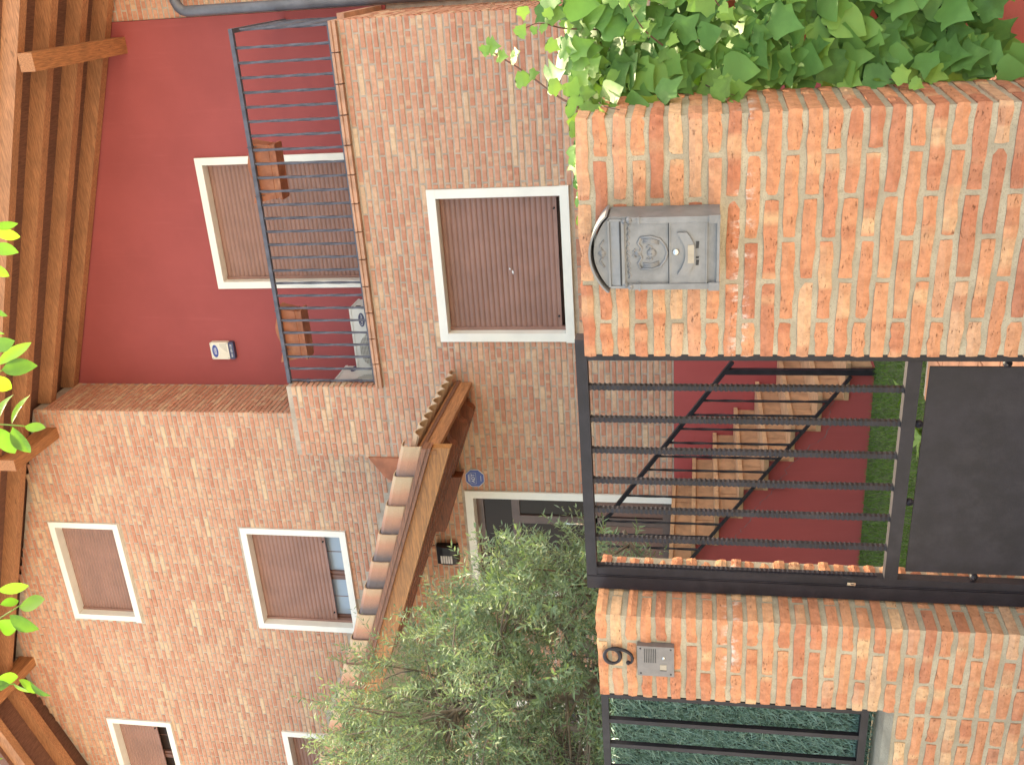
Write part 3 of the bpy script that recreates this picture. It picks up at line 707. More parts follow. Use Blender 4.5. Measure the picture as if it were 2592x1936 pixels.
# ---- windows with roller shutters
def slat_mesh(w_, h):
    mb = MB(); n = 5; P_ = [(-.0085*math.sin(math.pi*i/n)**.8, h*i/n) for i in range(n+1)]+[(.004, h),(.004, 0)]
    mb.prism([(y, z_) for y, z_ in P_], 'x', -w_/2, w_/2); return mb
def window(o4, y, fw, close, slats, glass=None, deep=.13, sill=True, name='window', marks=()):
    x0, x1, z0, z1 = o4; a, b, c, d = x0+fw, x1-fw, z0+(fw if sill else 0), z1-fw; ya = y-.028
    mb = MB(); mb.box(x0, x1, ya, y+.02, d, z1); mb.box(x0, a, ya+.001, y+.02, (c if sill else z0), d-.0005); mb.box(b, x1, ya+.001, y+.02, (c if sill else z0), d-.0005)
    if sill: mb.box(x0-.006, x1+.006, ya-.012, y+.02, z0, c-.0005)
    mb.box(a-.012, a, y+.02, y+deep, c-.01, d+.01); mb.box(b, b+.012, y+.02, y+deep, c-.01, d+.01); mb.box(a, b, y+.02, y+deep, d, d+.012)
    if sill: mb.box(a, b, y+.02, y+deep, c-.012, c)
    w_ = mb.build(name, M['white'], house)
    MB().box(a, a+.030, y+deep-.060, y+deep-.012, c, d).build('guide_rail', M['shutter'], w_); MB().box(b-.030, b, y+deep-.060, y+deep-.012, c, d).build('guide_rail', M['shutter'], w_)
    h = (d-c)*close/slats; W_ = b-a-.050
    me = slat_mesh(W_, h-.0012).mesh('slat', M['shutter'], world=False)
    ys = y+deep-.042
    for i in range(slats):
        inst('slat', me, w_, ((a+b)/2, ys, d-h*(i+1)), 'H')
    zb = d-h*slats
    MB().box(a+.026, b-.026, ys-.006, ys+.010, zb-.034, zb-.001).build('bottom_slat', M['shutter'], w_)
    for xs_ in (a+.13, b-.13): MB().lathe((xs_, ys-.006, zb-.012), [(.001,-.022),(.008,-.020),(.010,0)], 8).build('stopper', M['dark'], w_)
    MB().box(a-.01, b+.01, y+deep+.06, y+deep+.08, c-.02, d+.02).build('sash_back', M['doorm'] if glass is None else M['sash'], w_)
    if glass:
        m_ = (a+b)/2; yg = y+deep+.03
        fr_ = MB(); fr_.box(a, b, yg-.03, yg+.02, c, c+.055); fr_.box(m_-.055, m_+.055, yg-.032, yg+.02, c+.055, d); fr_.box(a, a+.06, yg-.03, yg+.02, c+.055, d); fr_.box(b-.06, b, yg-.03, yg+.02, c+.055, d)
        fr_.box(m_-.012, m_+.012, yg-.045, yg-.032, c+.055, d); fr_.build('sash', M['sash'], w_)
        MB().box(a+.06, m_-.055, yg-.004, yg+.004, c+.055, d).build('pane', glass, w_); MB().box(m_+.055, b-.06, yg-.004, yg+.004, c+.055, d).build('pane', glass, w_)
        for xx in ((a+.06+m_-.055)/2, (b-.06+m_+.055)/2): MB().box(xx-.004, xx+.004, yg-.007, yg-.0045, c+.055, d).build('glazing_bar', M['sash'], w_)
    for (mx_, mz, mw, mh) in marks: MB().prism([(mx_-mw,mz-mh*.4),(mx_+mw*.2,mz-mh),(mx_+mw,mz+mh*.5),(mx_,mz+mh)], 'y', ys-.0115, ys-.0095).build('paint_chip', M['print'], w_)
    return w_
window(WG, D, .078, .925, 21, marks=((-2.60,1.62,.022,.008),(-2.57,1.645,.012,.007)))
window(W1, DL, .070, .95, 19); window(W2, DL, .072, .76, 17, M['glass_sky']); window(W3, DL, .070, .66, 13, M['glassdark']); window(W4, DL, .072, .90, 20)
window(WB, DR, .075, .985, 42, sill=False); window(WP, D, .075, .6, 14, M['glassdark'])
# ---- front door
mb = MB(); x0, x1, z0, z1 = DO
mb.box(x0, x1, D-.026, D+.02, z1-.078, z1); mb.box(x0, x0+.078, D-.025, D+.02, z0, z1-.0785); mb.box(x1-.078, x1, D-.025, D+.02, z0, z1-.0785)
mb.box(x1-.078, x1-.066, D+.02, D+.14, z0, z1-.07); mb.box(x0+.066, x0+.078, D+.02, D+.14, z0, z1-.07); mb.box(x0+.078, x1-.078, D+.02, D+.14, z1-.078, z1-.066)
dsur = mb.build('door_surround', M['white'], house)
a, b, c, d = x0+.08, x1-.08, z0, z1-.08; yd = D+.10
mb = MB(); mb.box(a, b, yd, yd+.05, d-.07, d); mb.box(a, a+.07, yd, yd+.05, c, d-.07); mb.box(b-.07, b, yd, yd+.05, c, d-.07); mb.box(a+.07, b-.07, yd, yd+.05, c, c+.10)
mb.box(a+.07, b-.07, yd+.001, yd+.05, 1.72, 1.80); mb.box(-5.21, -5.12, yd+.001, yd+.05, c+.10, 1.72); mb.box(a+.07, b-.07, yd+.001, yd+.05, .95, 1.05)
door = mb.build('door', M['doorm'], house)
MB().box(a+.07, b-.07, yd+.02, yd+.03, 1.80, d-.07).build('transom_pane', M['glassdark'], door)
for (p_, q_) in ((a+.07,-5.21),(-5.12,b-.07)):
    MB().box(p_, q_, yd+.02, yd+.03, 1.05, 1.72).build('pane', M['glassdark'], door); MB().box(p_+.01, q_-.01, yd+.012, yd+.03, c+.10, .95).build('door_panel', M['sash'], door)
MB().tube([(-5.165,yd-.03,1.05),(-5.165,yd-.05,1.07),(-5.165,yd-.05,1.30),(-5.165,yd-.03,1.32)], .010, 8).build('handle', M['chrome'], door, True)
MB().box(a, b, yd+.12, yd+.14, c, d).build('hall_shade_sheet', M['dark'], door)  # black sheet standing in for the shade of the unlit hall

# ---- balcony railing
yb = 8.42
mb = MB(); mb.box(-3.692, -.425, yb-.020, yb+.020, 3.892, 3.928); mb.box(-.462, -.425, yb+.020, DR, 3.893, 3.927)
br = mb.build('balcony_railing', M['greyiron'], house)
mb = MB(); mb.box(-3.690, -.430, yb-.010, yb+.010, 3.030, 3.054); mb.box(-.455, -.432, yb+.010, DR, 3.0305, 3.0535); mb.build('bottom_rail', M['greyiron'], br)
bm = MB().twist((0,0,3.054), (0,0,3.892), .0185, 14, 60); bme = MB.mesh(bm, 'railing_bar', M['greyiron'], world=False)
for i in range(26): inst('railing_bar', bme, br, (-.583-.1234*i+0, yb, 0), 'H', 0)
for i in range(9): inst('railing_bar', bme, br, (-.444, yb+.13+.125*i, 0), 'H', 0)
for p_ in br.children:
    pass
for z_ in (3.18, 3.72): MB().box(-3.70, -3.655, yb-.012, yb+.012, z_-.012, z_+.012).build('wall_bracket', M['greyiron'], br)
for x in (-1.42, -1.86, -2.95, -3.36): MB().tube([(x,yb-.026,3.90),(x,yb-.026,3.935),(x,yb+.026,3.935),(x,yb+.03,3.86)], .003, 6).build('planter_hook', M['greyiron'], br)

# ---- main roof
mb = MB(); yA, yB = 8.05, 16.3
def slab(xa, xb, dz0, dz1):
    mb.add([(xa,yA,zr(xa)+dz0),(xb,yA,zr(xb)+dz0),(xb,yB,zr(xb)+dz0),(xa,yB,zr(xa)+dz0),(xa,yA,zr(xa)+dz1),(xb,yA,zr(xb)+dz1),(xb,yB,zr(xb)+dz1),(xa,yB,zr(xa)+dz1)],
           [(3,2,1,0),(4,5,6,7),(0,1,5,4),(1,2,6,5),(2,3,7,6),(3,0,4,7)])
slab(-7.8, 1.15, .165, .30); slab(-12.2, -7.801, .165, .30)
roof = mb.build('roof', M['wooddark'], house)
for yr in (9.545, 9.10, 8.61, 8.15):
    xa = -7.8 if yr < DL else -4.25
    mb = MB(); 
    mb.add([(xa,yr-.05,zr(xa)),(1.05,yr-.05,zr(1.05)),(1.05,yr+.05,zr(1.05)),(xa,yr+.05,zr(xa)),(xa,yr-.05,zr(xa)+.164),(1.05,yr-.05,zr(1.05)+.164),(1.05,yr+.05,zr(1.05)+.164),(xa,yr+.05,zr(xa)+.164)],
           [(3,2,1,0),(4,5,6,7),(0,1,5,4),(1,2,6,5),(2,3,7,6),(3,0,4,7)]); mb.build('rafter', M['woodx'], roof)
    if yr < DL:
        mb = MB(); xa, xb = -12.1, -7.803
        mb.add([(xa,yr-.05,zr(xa)),(xb,yr-.05,zr(xb)),(xb,yr+.05,zr(xb)),(xa,yr+.05,zr(xa)),(xa,yr-.05,zr(xa)+.164),(xb,yr-.05,zr(xb)+.164),(xb,yr+.05,zr(xb)+.164),(xa,yr+.05,zr(xa)+.164)],
           [(3,2,1,0),(4,5,6,7),(0,1,5,4),(1,2,6,5),(2,3,7,6),(3,0,4,7)]); mb.build('rafter', M['woodx'], roof)
for (xc, zz) in ((-4.53, zr(-4.53)-.215), (-7.75, zr(-7.75)-.16), (-10.6, zr(-10.6)-.2)):
    MB().box(xc-.062, xc+.062, 8.12, DL+.02, zz, zz+.20).build('purlin', M['woody'], roof)
MB().box(-.655, -.50, 8.09, DR+.01, zr(-.50)-.14, zr(-.50)-.002).build('purlin', M['woody'], roof)
for i in range(46):      # tongue-and-groove boards on the underside
    ya = 8.06+.0345*i*1.0
mb = MB()
for i in range(14):      # rows of clay tiles along the verge, seen only from afar
    pass
for k in range(24):
    xt = 1.1-.36*k
    if xt-.38 < -7.8: break
    mb.add([(xt,8.02,zr(xt)+.302),(xt-.38,8.02,zr(xt-.38)+.335),(xt-.38,8.30,zr(xt-.38)+.335),(xt,8.30,zr(xt)+.302),(xt,8.02,zr(xt)+.20),(xt-.38,8.02,zr(xt-.38)+.235)], [(0,1,2,3),(4,5,1,0)], 0, [0,1,1,0,0,1])
mb.build('verge_tiles', M['tile'], roof)

# ---- downpipe at the right-hand end
MB().tube([(-.296,9.44,-1.2),(-.296,9.44,4.74),(-.296,9.44,4.80),(-.285,9.44,4.84),(-.255,9.44,4.875),(-.20,9.44,4.90),(.5,9.44,4.98)], .050, 14).build('downpipe', M['zinc'], house, True)
nb = thing('neighbour_house', 'brick wall of the next house beyond the grey downpipe', 'house', (2, 9.9, -1.3))
MB().box(-.09, 5, 9.75, 10, -1.3, 7).build('wall', M['hmortar'], nb)
mb = MB()
for k in range(140):
    zc = -1.2+HP*k
    for j in range(9): hbox(mb, -.085+(HF+HJ)*j-(.126 if k % 2 else 0)+.13, -.085+(HF+HJ)*j+HF-(.126 if k % 2 else 0)+.13, 9.75, zc, 'front')
o = mb.build('brickwork', M['hbrick'], nb); o['kind'] = 'stuff'

# ---- porch roof over the door
YP = 6.93
def zp(x): return 2.175+SL*(-3.63-x)            # underside of the roof tiles along the front verge
xe, xw = -3.615, -10.4
mb = MB()
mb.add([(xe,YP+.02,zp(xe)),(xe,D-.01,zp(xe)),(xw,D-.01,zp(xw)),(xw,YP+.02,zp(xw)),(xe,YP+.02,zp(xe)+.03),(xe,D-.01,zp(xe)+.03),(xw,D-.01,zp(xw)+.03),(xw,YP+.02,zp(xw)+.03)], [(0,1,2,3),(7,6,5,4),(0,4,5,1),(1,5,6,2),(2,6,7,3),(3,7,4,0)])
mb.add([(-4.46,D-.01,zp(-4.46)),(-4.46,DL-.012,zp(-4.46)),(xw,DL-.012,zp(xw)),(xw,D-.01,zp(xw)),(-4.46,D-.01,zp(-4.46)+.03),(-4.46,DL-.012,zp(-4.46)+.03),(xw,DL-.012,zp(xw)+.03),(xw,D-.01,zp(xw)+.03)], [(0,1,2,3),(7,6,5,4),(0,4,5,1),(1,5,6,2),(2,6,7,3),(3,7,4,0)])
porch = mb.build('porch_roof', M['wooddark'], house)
def sl(x): return Vector((-1,0,SL)).normalized()
# wavy tiles: profile across y (pitch .155), run up the slope
TPY, TL = .155, .40
pr = [(i/10*TPY, .052*math.sin(math.pi*i/10)**.9 if i <= 10 else 0) for i in range(11)]
def wavy():
    mb = MB(); vs_, fs, bu = [], [], []; n = 11
    for (s_, dz) in ((0, .018), (TL, 0)):
        for t_ in (0, .013):
            for (y, h) in pr: vs_.append((-s_*math.cos(math.atan(SL)), y, s_*math.sin(math.atan(SL))+h+dz+t_)); bu.append(s_/TL)
    for i in range(n-1):
        fs += [(i,i+1,2*n+i+1,2*n+i)[::-1], (n+i,n+i+1,3*n+i+1,3*n+i), (i,n+i,n+i+1,i+1)[::-1], (2*n+i,3*n+i,3*n+i+1,2*n+i+1)]
    mb.add(vs_, fs, 0.0, bu); return mb.mesh('roof_tile', M['tile'], world=False, smooth=False)
wt = wavy()
for j in range(9):
    for k in range(13):
        x = -3.515-.345*k*math.cos(math.atan(SL)); inst('roof_tile', wt, porch, (x, YP+.035+TPY*j, zp(x)+.052+random.uniform(-.003,.003)), 'H', random.gauss(0,.008))
for j in range(4):
    for k in range(3,13):
        x = -3.515-.345*k*math.cos(math.atan(SL)); inst('roof_tile', wt, porch, (x, YP+.035+TPY*(9+j), zp(x)+.052), 'H', 0)
# verge tiles: an angled clay piece, each tucked under the next
def verge():
    mb = MB(); L = .335; ca, sa = math.cos(math.atan(SL)), math.sin(math.atan(SL)); vs_, fs, bu = [], [], []
    prof = [(-.0,-.004),(-.006,.075),(-.004,.135),(.012,.160),(.05,.170),(.13,.168)]
    for (s_, up, out) in ((0,.012,-.016),(L,-.004,.004)):
        for t_ in (0,.013):
            for (y, h) in prof: vs_.append((-s_*ca-h*sa*0, y+out+t_*.8, s_*sa+h+up-t_*.5)); bu.append(s_/L)
    n = len(prof)
    for i in range(n-1): fs += [(i,i+1,2*n+i+1,2*n+i), (n+i,3*n+i,3*n+i+1,n+i+1), (i,n+i,n+i+1,i+1), (2*n+i,2*n+i+1,3*n+i+1,3*n+i)]
    mb.add(vs_, fs, 0.0, bu); return mb.mesh('verge_tile', M['tile'], world=False)
vt = verge()
for k in range(23):
    x = -3.575-.2785*k; inst('verge_tile', vt, porch, (x, YP-.035, zp(x)+.010), 'H', random.gauss(0,.006))
# moulding and bargeboard beneath
def rail_x(y0, y1, d0, d1, xa, xb, name, mat):
    MB().add([(xa,y0,zp(xa)+d0),(xb,y0,zp(xb)+d0),(xb,y1,zp(xb)+d0),(xa,y1,zp(xa)+d0),(xa,y0,zp(xa)+d1),(xb,y0,zp(xb)+d1),(xb,y1,zp(xb)+d1),(xa,y1,zp(xa)+d1)], [(0,1,2,3),(7,6,5,4),(4,5,1,0),(5,6,2,1),(6,7,3,2),(7,4,0,3)]).build(name, mat, porch)
rail_x(YP-.062, YP+.06, -.034, .006, -3.585, xw, 'moulding', M['woodmould']); rail_x(YP-.046, YP+.06, -.066, -.0345, -3.59, xw, 'moulding', M['woodmould'])
rail_x(YP+.004, YP+.085, -.220, -.0665, -3.61, xw, 'bargeboard', M['woodbeam'])
MB().box(-3.668, -3.628, YP-.002, D-.02, 2.060, 2.225).build('fascia', M['woody'], porch)
# carved rafter tails
def tail(y, xin=-6.4):
    x0 = -3.69; z0 = zp(x0)-.006; pts = [(x0, z0-.015)]
    for (dx, dz) in ((.0,-.055),(-.035,-.085),(-.085,-.090),(-.125,-.105),(-.150,-.135),(-.165,-.165),(-.20,-.185),(-.26,-.178)): pts.append((x0+dx, z0+dz+SL*(-dx)*.6))
    pts += [(xin, zp(xin)-.17), (xin, zp(xin)-.006), (x0, z0)]
    MB().prism(pts[::-1], 'y', y-.045, y+.045).build('rafter_tail', M['woodred'], porch)
for y in (7.10, 7.52, 7.94, 8.27): tail(y)
rail_x(8.20, 8.325, -.292, -.18, -4.58, -5.20, 'wall_beam', M['woodred'])
# clay flashing where the porch roof meets the gable wall
for k in range(18):
    x = -4.62-.33*k; MB().prism([(x,zp(x)+.075),(x-.32,zp(x-.32)+.085),(x-.32,zp(x-.32)+.16),(x-.02,zp(x)+.155)], 'y', DL-.03, DL-.008).build('flashing_tile', M['tile'], porch)
MB().prism([(-4.50,2.70),(-4.80,zp(-4.8)+.16),(-4.66,3.02),(-4.44,3.17),(-4.44,2.72)], 'y', D-.03, D-.010).build('flashing_tile', M['terra'], porch)

# ---- staircase to the door
yf = 6.90
def lev(k): return .217-.1808*k
def xs_(k): return -4.655+.2545*k
mb = MB()
poly = [(-9.5,-1.30)]+[(xs_(7),-1.30)]
for k in range(7, 0, -1): poly += [(xs_(k), lev(k)-.034), (xs_(k-1), lev(k)-.034)]
poly += [(xs_(0), lev(0)-.034), (-9.5, lev(0)-.034)]
mb = MB()
for k in range(0, 8):
    xa = -9.5 if k == 0 else xs_(k-1); mb.box(xa, xs_(k), yf, D-.008, -1.30, lev(k)-.034)
stair = mb.build('staircase', M['redlifted'], house)
for k in range(8):
    xa = xs_(k-1)-.012 if k else -6.3; xb = xs_(k)+.034; n = 4; yw = (D-.012-yf+.01)/n
    for j in range(n):
        y0 = yf-.014+yw*j; y1 = y0+yw-.004
        mb = MB(); mb.box(xa+.010, xb, y0, y1, lev(k)-.0335, lev(k)); mb.build('tread_tile', M['tread'], stair)
        if k < 8:
            mb = MB(); mb.box(xs_(k)-.002, xs_(k)+.0105, y0+.004, y1, lev(k)-.1800, lev(k)-.0345); mb.build('riser_tile', M['riser'], stair)
# crack in the stair wall
mb = MB(); cp = [(-3.05,-.80),(-3.12,-.88),(-3.22,-.83),(-3.33,-.86),(-3.46,-.78),(-3.60,-.64),(-3.72,-.55),(-3.84,-.50),(-3.95,-.43),(-4.05,-.33),(-4.18,-.30),(-4.30,-.20),(-4.42,-.16)]
q_ = []
for i in range(len(cp)-1):
    for s_ in range(5):
        t_ = s_/5; q_.append((cp[i][0]+(cp[i+1][0]-cp[i][0])*t_+random.gauss(0,.006), cp[i][1]+(cp[i+1][1]-cp[i][1])*t_+random.gauss(0,.009)-.12))
for i in range(len(q_)-1):
    a_, b_ = q_[i], q_[i+1]; w_ = random.uniform(.0015,.004); mb.add([(a_[0],yf-.0016,a_[1]-w_),(b_[0],yf-.0016,b_[1]-w_),(b_[0],yf-.0016,b_[1]+w_),(a_[0],yf-.0016,a_[1]+w_)], [(0,1,2,3)])
mb.build('crack', M['crack'], stair)
# stair railing
yr = yf-.040
def zt(x): return -.235+.706*(-2.845-x)
def zl(x): return -1.085+.706*(-2.93-x)
mb = MB(); mb.beam((-2.82,yr,zt(-2.82)), (-4.66,yr,zt(-4.66)), .034, .030); mb.beam((-4.66,yr,zt(-4.66)), (-9.4,yr,zt(-4.66)), .034, .030)
sr = mb.build('stair_railing', M['black'], house)
mb = MB(); mb.beam((-2.93,yr,zl(-2.93)), (-4.56,yr,zl(-4.56)), .020, .022); mb.beam((-4.56,yr,zl(-4.56)), (-9.4,yr,zl(-4.56)), .020, .022); mb.build('lower_rail', M['black'], sr)
MB().box(-2.915, -2.875, yr-.02, yr+.02, -1.28, zt(-2.9)).build('newel', M['black'], sr)
MB().box(-4.68, -4.64, yr-.02, yr+.02, .217, zt(-4.66)).build('newel', M['black'], sr)
for i in range(1, 15):
    x = -2.895-.118*i; MB().twist((x,yr,zl(x)),(x,yr,zt(x)), .0145, 16, 60).build('baluster', M['black'], sr)
for i in range(36):
    x = -4.80-.125*i; MB().box(x-.007, x+.007, yr-.007, yr+.007, zl(-4.56), zt(-4.66)).build('baluster', M['black'], sr)
o = MB(); o.tube([(-3.84,yf-.03,-.46),(-3.84,yf-.03,-.57)], .022, 12); o.tube([(-3.84,yf-.03,-.577),(-3.84,yf-.03,-.66)], .022, 12); o.box(-3.855,-3.825,yf-.03,yf+.01,-.60,-.55); o.box(-3.862,-3.818,yf-.05,yf-.004,-.43,-.422)
tag(o.build('pipe_fitting', M['zinc'], None, autos=40), 'small grey metal pipe fitting on the red stair wall', 'pipe')

# ------------------------------------------------------------------ things on the house
ab = thing('alarm_box', 'cream alarm siren box with blue oval on the red balcony wall', 'alarm', (-3.83, DR, 5.04))
ya = DR-.055; ax0, ax1, az0, az1 = -3.922, -3.722, 5.040, 5.316
def rrect(x0, x1, z0, z1, r, n=4):
    out = []
    for (cx_, cz_, a0) in ((x1-r,z0+r,-90),(x1-r,z1-r,0),(x0+r,z1-r,90),(x0+r,z0+r,180)):
        for i in range(n+1): a = R(a0+90*i/n); out.append((cx_+r*math.cos(a), cz_+r*math.sin(a)))
    return out
MB().prism(rrect(ax0, ax1, az0+.062, az1, .016), 'y', ya, DR-.001).build('case', M['cream'], ab, autos=35)
MB().prism(rrect(ax0+.001, ax1-.001, az0, az0+.0615, .012), 'y', ya+.002, DR-.001).build('number_band', M['navy'], ab, autos=35)
def oval(cx_, cz_, rx, rz, y0, y1, mat, parent, name): return MB().prism([(cx_+rx*math.cos(2*math.pi*i/28), cz_+rz*math.sin(2*math.pi*i/28)) for i in range(28)], 'y', y0, y1).build(name, mat, parent)
oval(-3.825, 5.262, .078, .040, ya-.0012, ya, M['print'], ab, 'logo_rim'); oval(-3.825, 5.262, .074, .036, ya-.0022, ya-.0013, M['blue'], ab, 'logo_oval')
text('0000', .040, ab, M['print'], (-3.825, ya-.0030, 5.258), 'H', ex=.0004)
text('---------', .018, ab, M['print'], (-3.825, ya-.0030, 5.283), 'H', ex=.0004)
text('901 020 130', .030, ab, M['print'], (-3.822, ya+.0012, 5.070), 'H', ex=.0006)
for i in range(7): MB().box(-3.735-.105+.010*i, -3.735-.012*0, ya-.0008, ya+.0003, 5.122+.012*i, 5.1255+.012*i).build('sounder_slot', M['slotgrey'], ab)
for (x, z_) in ((ax0+.014,az1-.016),(ax1-.014,az1-.016),(ax0+.014,az0+.076),(ax1-.014,az0+.076)): MB().lathe((x, ya, z_), [(.0001,-.001),(.004,-.0008),(.0042,.0004)], 8).build('screw', M['dark'], ab)
# ADT sign
ad = thing('alarm_sign', 'blue octagonal ADT security sign on the brick beside the door', 'sign', (-4.648, D, 2.02))
def octa(cx_, cz_, r): return [(cx_+r*math.cos(R(22.5+45*i)), cz_+r*math.sin(R(22.5+45*i))) for i in range(8)]
sx_, sz_ = -4.648, 2.117
MB().prism(octa(sx_, sz_, .1005), 'y', D-.016, D-.008).build('border', M['print'], ad); MB().prism(octa(sx_, sz_, .0965), 'y', D-.0172, D-.0161).build('panel', M['blue'], ad)
mb = MB(); 
for (a_, b_, c_, d_) in ((-.061,.061,.0445,.0462),(-.061,.061,-.0102,-.0085),(-.061,-.0593,-.0085,.0445),(.0593,.061,-.0085,.0445)): mb.box(sx_+a_, sx_+b_, D-.0180, D-.0173, sz_+.014+c_-.016, sz_+.014+d_-.016)
mb.build('letter_box', M['print'], ad)
text('ADT', .047, ad, M['print'], (sx_, D-.0182, sz_+.0155), 'H', ex=.0004, font_scale=(1,1,1))
mb = MB()
for (z_, w_) in ((.064,.036),(.055,.044),(-.060,.030)): mb.box(sx_-w_, sx_+w_, D-.0180, D-.0173, sz_+z_-.0018, sz_+z_+.0018)
mb.build('small_print', M['print'], ad)
# wall lamp
lm = thing('wall_lamp', 'black box wall lamp with white louvres beside the front door', 'lamp', (-5.50, D, 2.35))
MB().prism([(D-.004,2.35),(D-.085,2.362),(D-.100,2.42),(D-.098,2.50),(D-.080,2.565),(D-.004,2.58)], 'x', -5.605, -5.405).build('housing', M['black'], lm)
for i in range(5): MB().prism([(D-.1035,2.405+.025*i),(D-.0985,2.405+.025*i),(D-.0985,2.424+.025*i),(D-.1025,2.424+.025*i)], 'x', -5.588, -5.50).build('louvre', M['lampwhite'], lm)
# air conditioners
def ac(name, label, p, rz=0.0, w_=.70, h=.545, dp=.30):
    t = bpy.data.objects.new(name, None); col.objects.link(t); t.location = fr(p, 'H'); t.rotation_euler = (0,0,rz); tag(t, label, 'air conditioner', 'air conditioners on the balcony')
    def bl(mb, nm, mat, sm=False, par=t):
        me = mb.mesh(nm, mat, world=False, smooth=sm); o = bpy.data.objects.new(nm, me); col.objects.link(o); o.parent = par; return o
    bl(MB().box(-w_/2, w_/2, -dp/2, dp/2, .05, h-.022), 'case', M['acwhite']); bl(MB().box(-w_/2-.004, w_/2+.004, -dp/2-.006, dp/2+.006, h-.0215, h), 'lid', M['acwhite'])
    for x in (-w_/2+.08, w_/2-.08): bl(MB().box(x-.03, x+.03, -dp/2-.01, dp/2+.01, 0, .0495), 'foot', M['dark'])
    cx_, cz_, rr = -.10, .27, .215
    bl(MB().prism([(cx_+rr*math.cos(2*math.pi*i/32), cz_+rr*math.sin(2*math.pi*i/32)) for i in range(32)], 'y', -dp/2-.003, -dp/2-.0005), 'fan_opening', M['slotgrey'])
    mb = MB()
    for i in range(27):
        z_ = cz_-rr+.004+i*2*rr/27; hw = math.sqrt(max(0, rr*rr-(z_-cz_)**2)); mb.box(cx_-hw, cx_+hw, -dp/2-.010, -dp/2-.0035, z_, z_+.0055)
    for i in range(-4,5):
        hh = math.sqrt(max(0, rr*rr-(i*.05)**2)); mb.box(cx_+i*.05-.002, cx_+i*.05+.002, -dp/2-.014, -dp/2-.0102, cz_-hh, cz_+hh)
    bl(mb, 'fan_grille', M['acwhite'])
    bl(MB().prism([(.232+.075*math.cos(2*math.pi*i/24), h-.12+.033*math.sin(2*math.pi*i/24)) for i in range(24)], 'y', -dp/2-.003, -dp/2-.0003), 'badge', M['navy'])
    bl(MB().box(w_/2, w_/2+.006, -dp/2+.05, -dp/2+.09, h-.10, h-.05), 'grip', M['dark'])
    return t, dp, h
t, dp, h = ac('air_conditioner', 'white air conditioning unit facing out through the balcony bars', (-3.562, 9.35, 2.955))
o = text('Carrier', .034, t, M['print'], (0,0,0), 'H', ex=.0004, font_scale=(1.15,1,1)); o.location = (.232, -dp/2-.0036, h-.12)
ac('air_conditioner', 'white air conditioning unit standing sideways behind the brick balcony pier', (-4.02, 8.98, 2.955), R(90), .62, .70, .28)
# planters hung inside the rail
def planter(lab, xc):
    t = thing('planter', lab, 'planter', (xc, 8.54, 3.70), group='terracotta planters on the balcony rail')
    L = .27; mb = MB()
    n = 18; o_v = []; 
    def ring(z_, hx, hy, wob=0):
        out = []
        for i in range(n*4):
            s_ = i/(n*4); 
            if s_ < .25: p_ = (-hx+8*hx*s_, -hy)
            elif s_ < .5: p_ = (hx, -hy+8*hy*(s_-.25))
            elif s_ < .75: p_ = (hx-8*hx*(s_-.5), hy)
            else: p_ = (-hx, hy-8*hy*(s_-.75))
            zz = z_+wob*math.sin(p_[0]/hx*math.pi*1.5+.6)*(1 if abs(p_[1]) > hy*.9 else .4)
            out.append((xc+p_[0], 8.54+p_[1], zz))
        return out
    rings = [ring(3.725, L*.86, .062), ring(3.765, L*.885, .070), ring(3.768, L*.91, .075), ring(3.775, L*.885, .071), ring(3.905, L*.97, .088), ring(3.945, L, .098, .016), ring(3.957, L*1.01, .102, .018), ring(3.955, L*.97, .090, .018), ring(3.86, L*.90, .075)]
    vs_ = [p_ for r_ in rings for p_ in r_]; N_ = n*4
    fs = [(i*N_+k, i*N_+(k+1)%N_, (i+1)*N_+(k+1)%N_, (i+1)*N_+k) for i in range(len(rings)-1) for k in range(N_)]+[tuple(range(N_))[::-1], tuple(range((len(rings)-1)*N_, len(rings)*N_))]
    mb.add(vs_, fs); mb.build('pot', M['terra'], t, autos=40)
    MB().prism(rrect(xc-L*.93, xc+L*.93, 8.54-.085, 8.54+.085, .02), 'z', 3.700, 3.724).build('saucer', M['terra'], t)
planter('empty terracotta planter on the balcony rail in front of the shuttered door', -1.655)
planter('empty terracotta planter on the balcony rail above the air conditioner', -3.215)

# ------------------------------------------------------------------ red garden wall on the right, under the ivy
o = MB('W').box(-.60, 3.2, 3.40, 3.62, -1.5, .10).build('garden_wall', M['red2']); tag(o, 'red plastered garden wall behind the ivy right of the wide pier', 'wall')

# ------------------------------------------------------------------ ivy
def ivy_leaf(seed, lobes=True):
    rg = random.Random(seed)
    if lobes: o_ = [(0,0),(.18,-.11),(.40,-.05),(.53,.13),(.44,.28),(.47,.36),(.59,.49),(.42,.57),(.26,.67),(.11,.88),(0,1.07)]
    else: o_ = [(0,0),(.18,-.12),(.40,-.06),(.50,.16),(.46,.40),(.34,.62),(.18,.84),(0,1.04)]
    o_ = [(x*rg.uniform(.88,1.1), y+rg.uniform(-.03,.03)) for x, y in o_]; o_[0] = (0,0); o_[-1] = (0,o_[-1][1])
    cup = rg.uniform(-.25,.35); drop = rg.uniform(.05,.35); vs_ = []; fs = []
    mid = [(0, y) for x, y in o_]
    def z3(x, y): return cup*abs(x)*.9 - drop*y*y*.55 + .03*math.sin(7*y+3*x+seed)
    n = len(o_)
    for x, y in mid: vs_.append((0, y, z3(0, y)))
    for s_ in (1,-1):
        o0 = len(vs_)
        for x, y in o_: vs_.append((s_*x*rg.uniform(.95,1.05), y, z3(x, y)))
        for i in range(n-1):
            q = (i, o0+i, o0+i+1, i+1); fs.append(q if s_ > 0 else q[::-1])
    mb = MB(); mb.add(vs_, fs); return mb
ivy = thing('ivy', 'bright green ivy spilling over the wall beside the wide brick pier', 'ivy', (-.3, 3.35, -1.5), 'W')
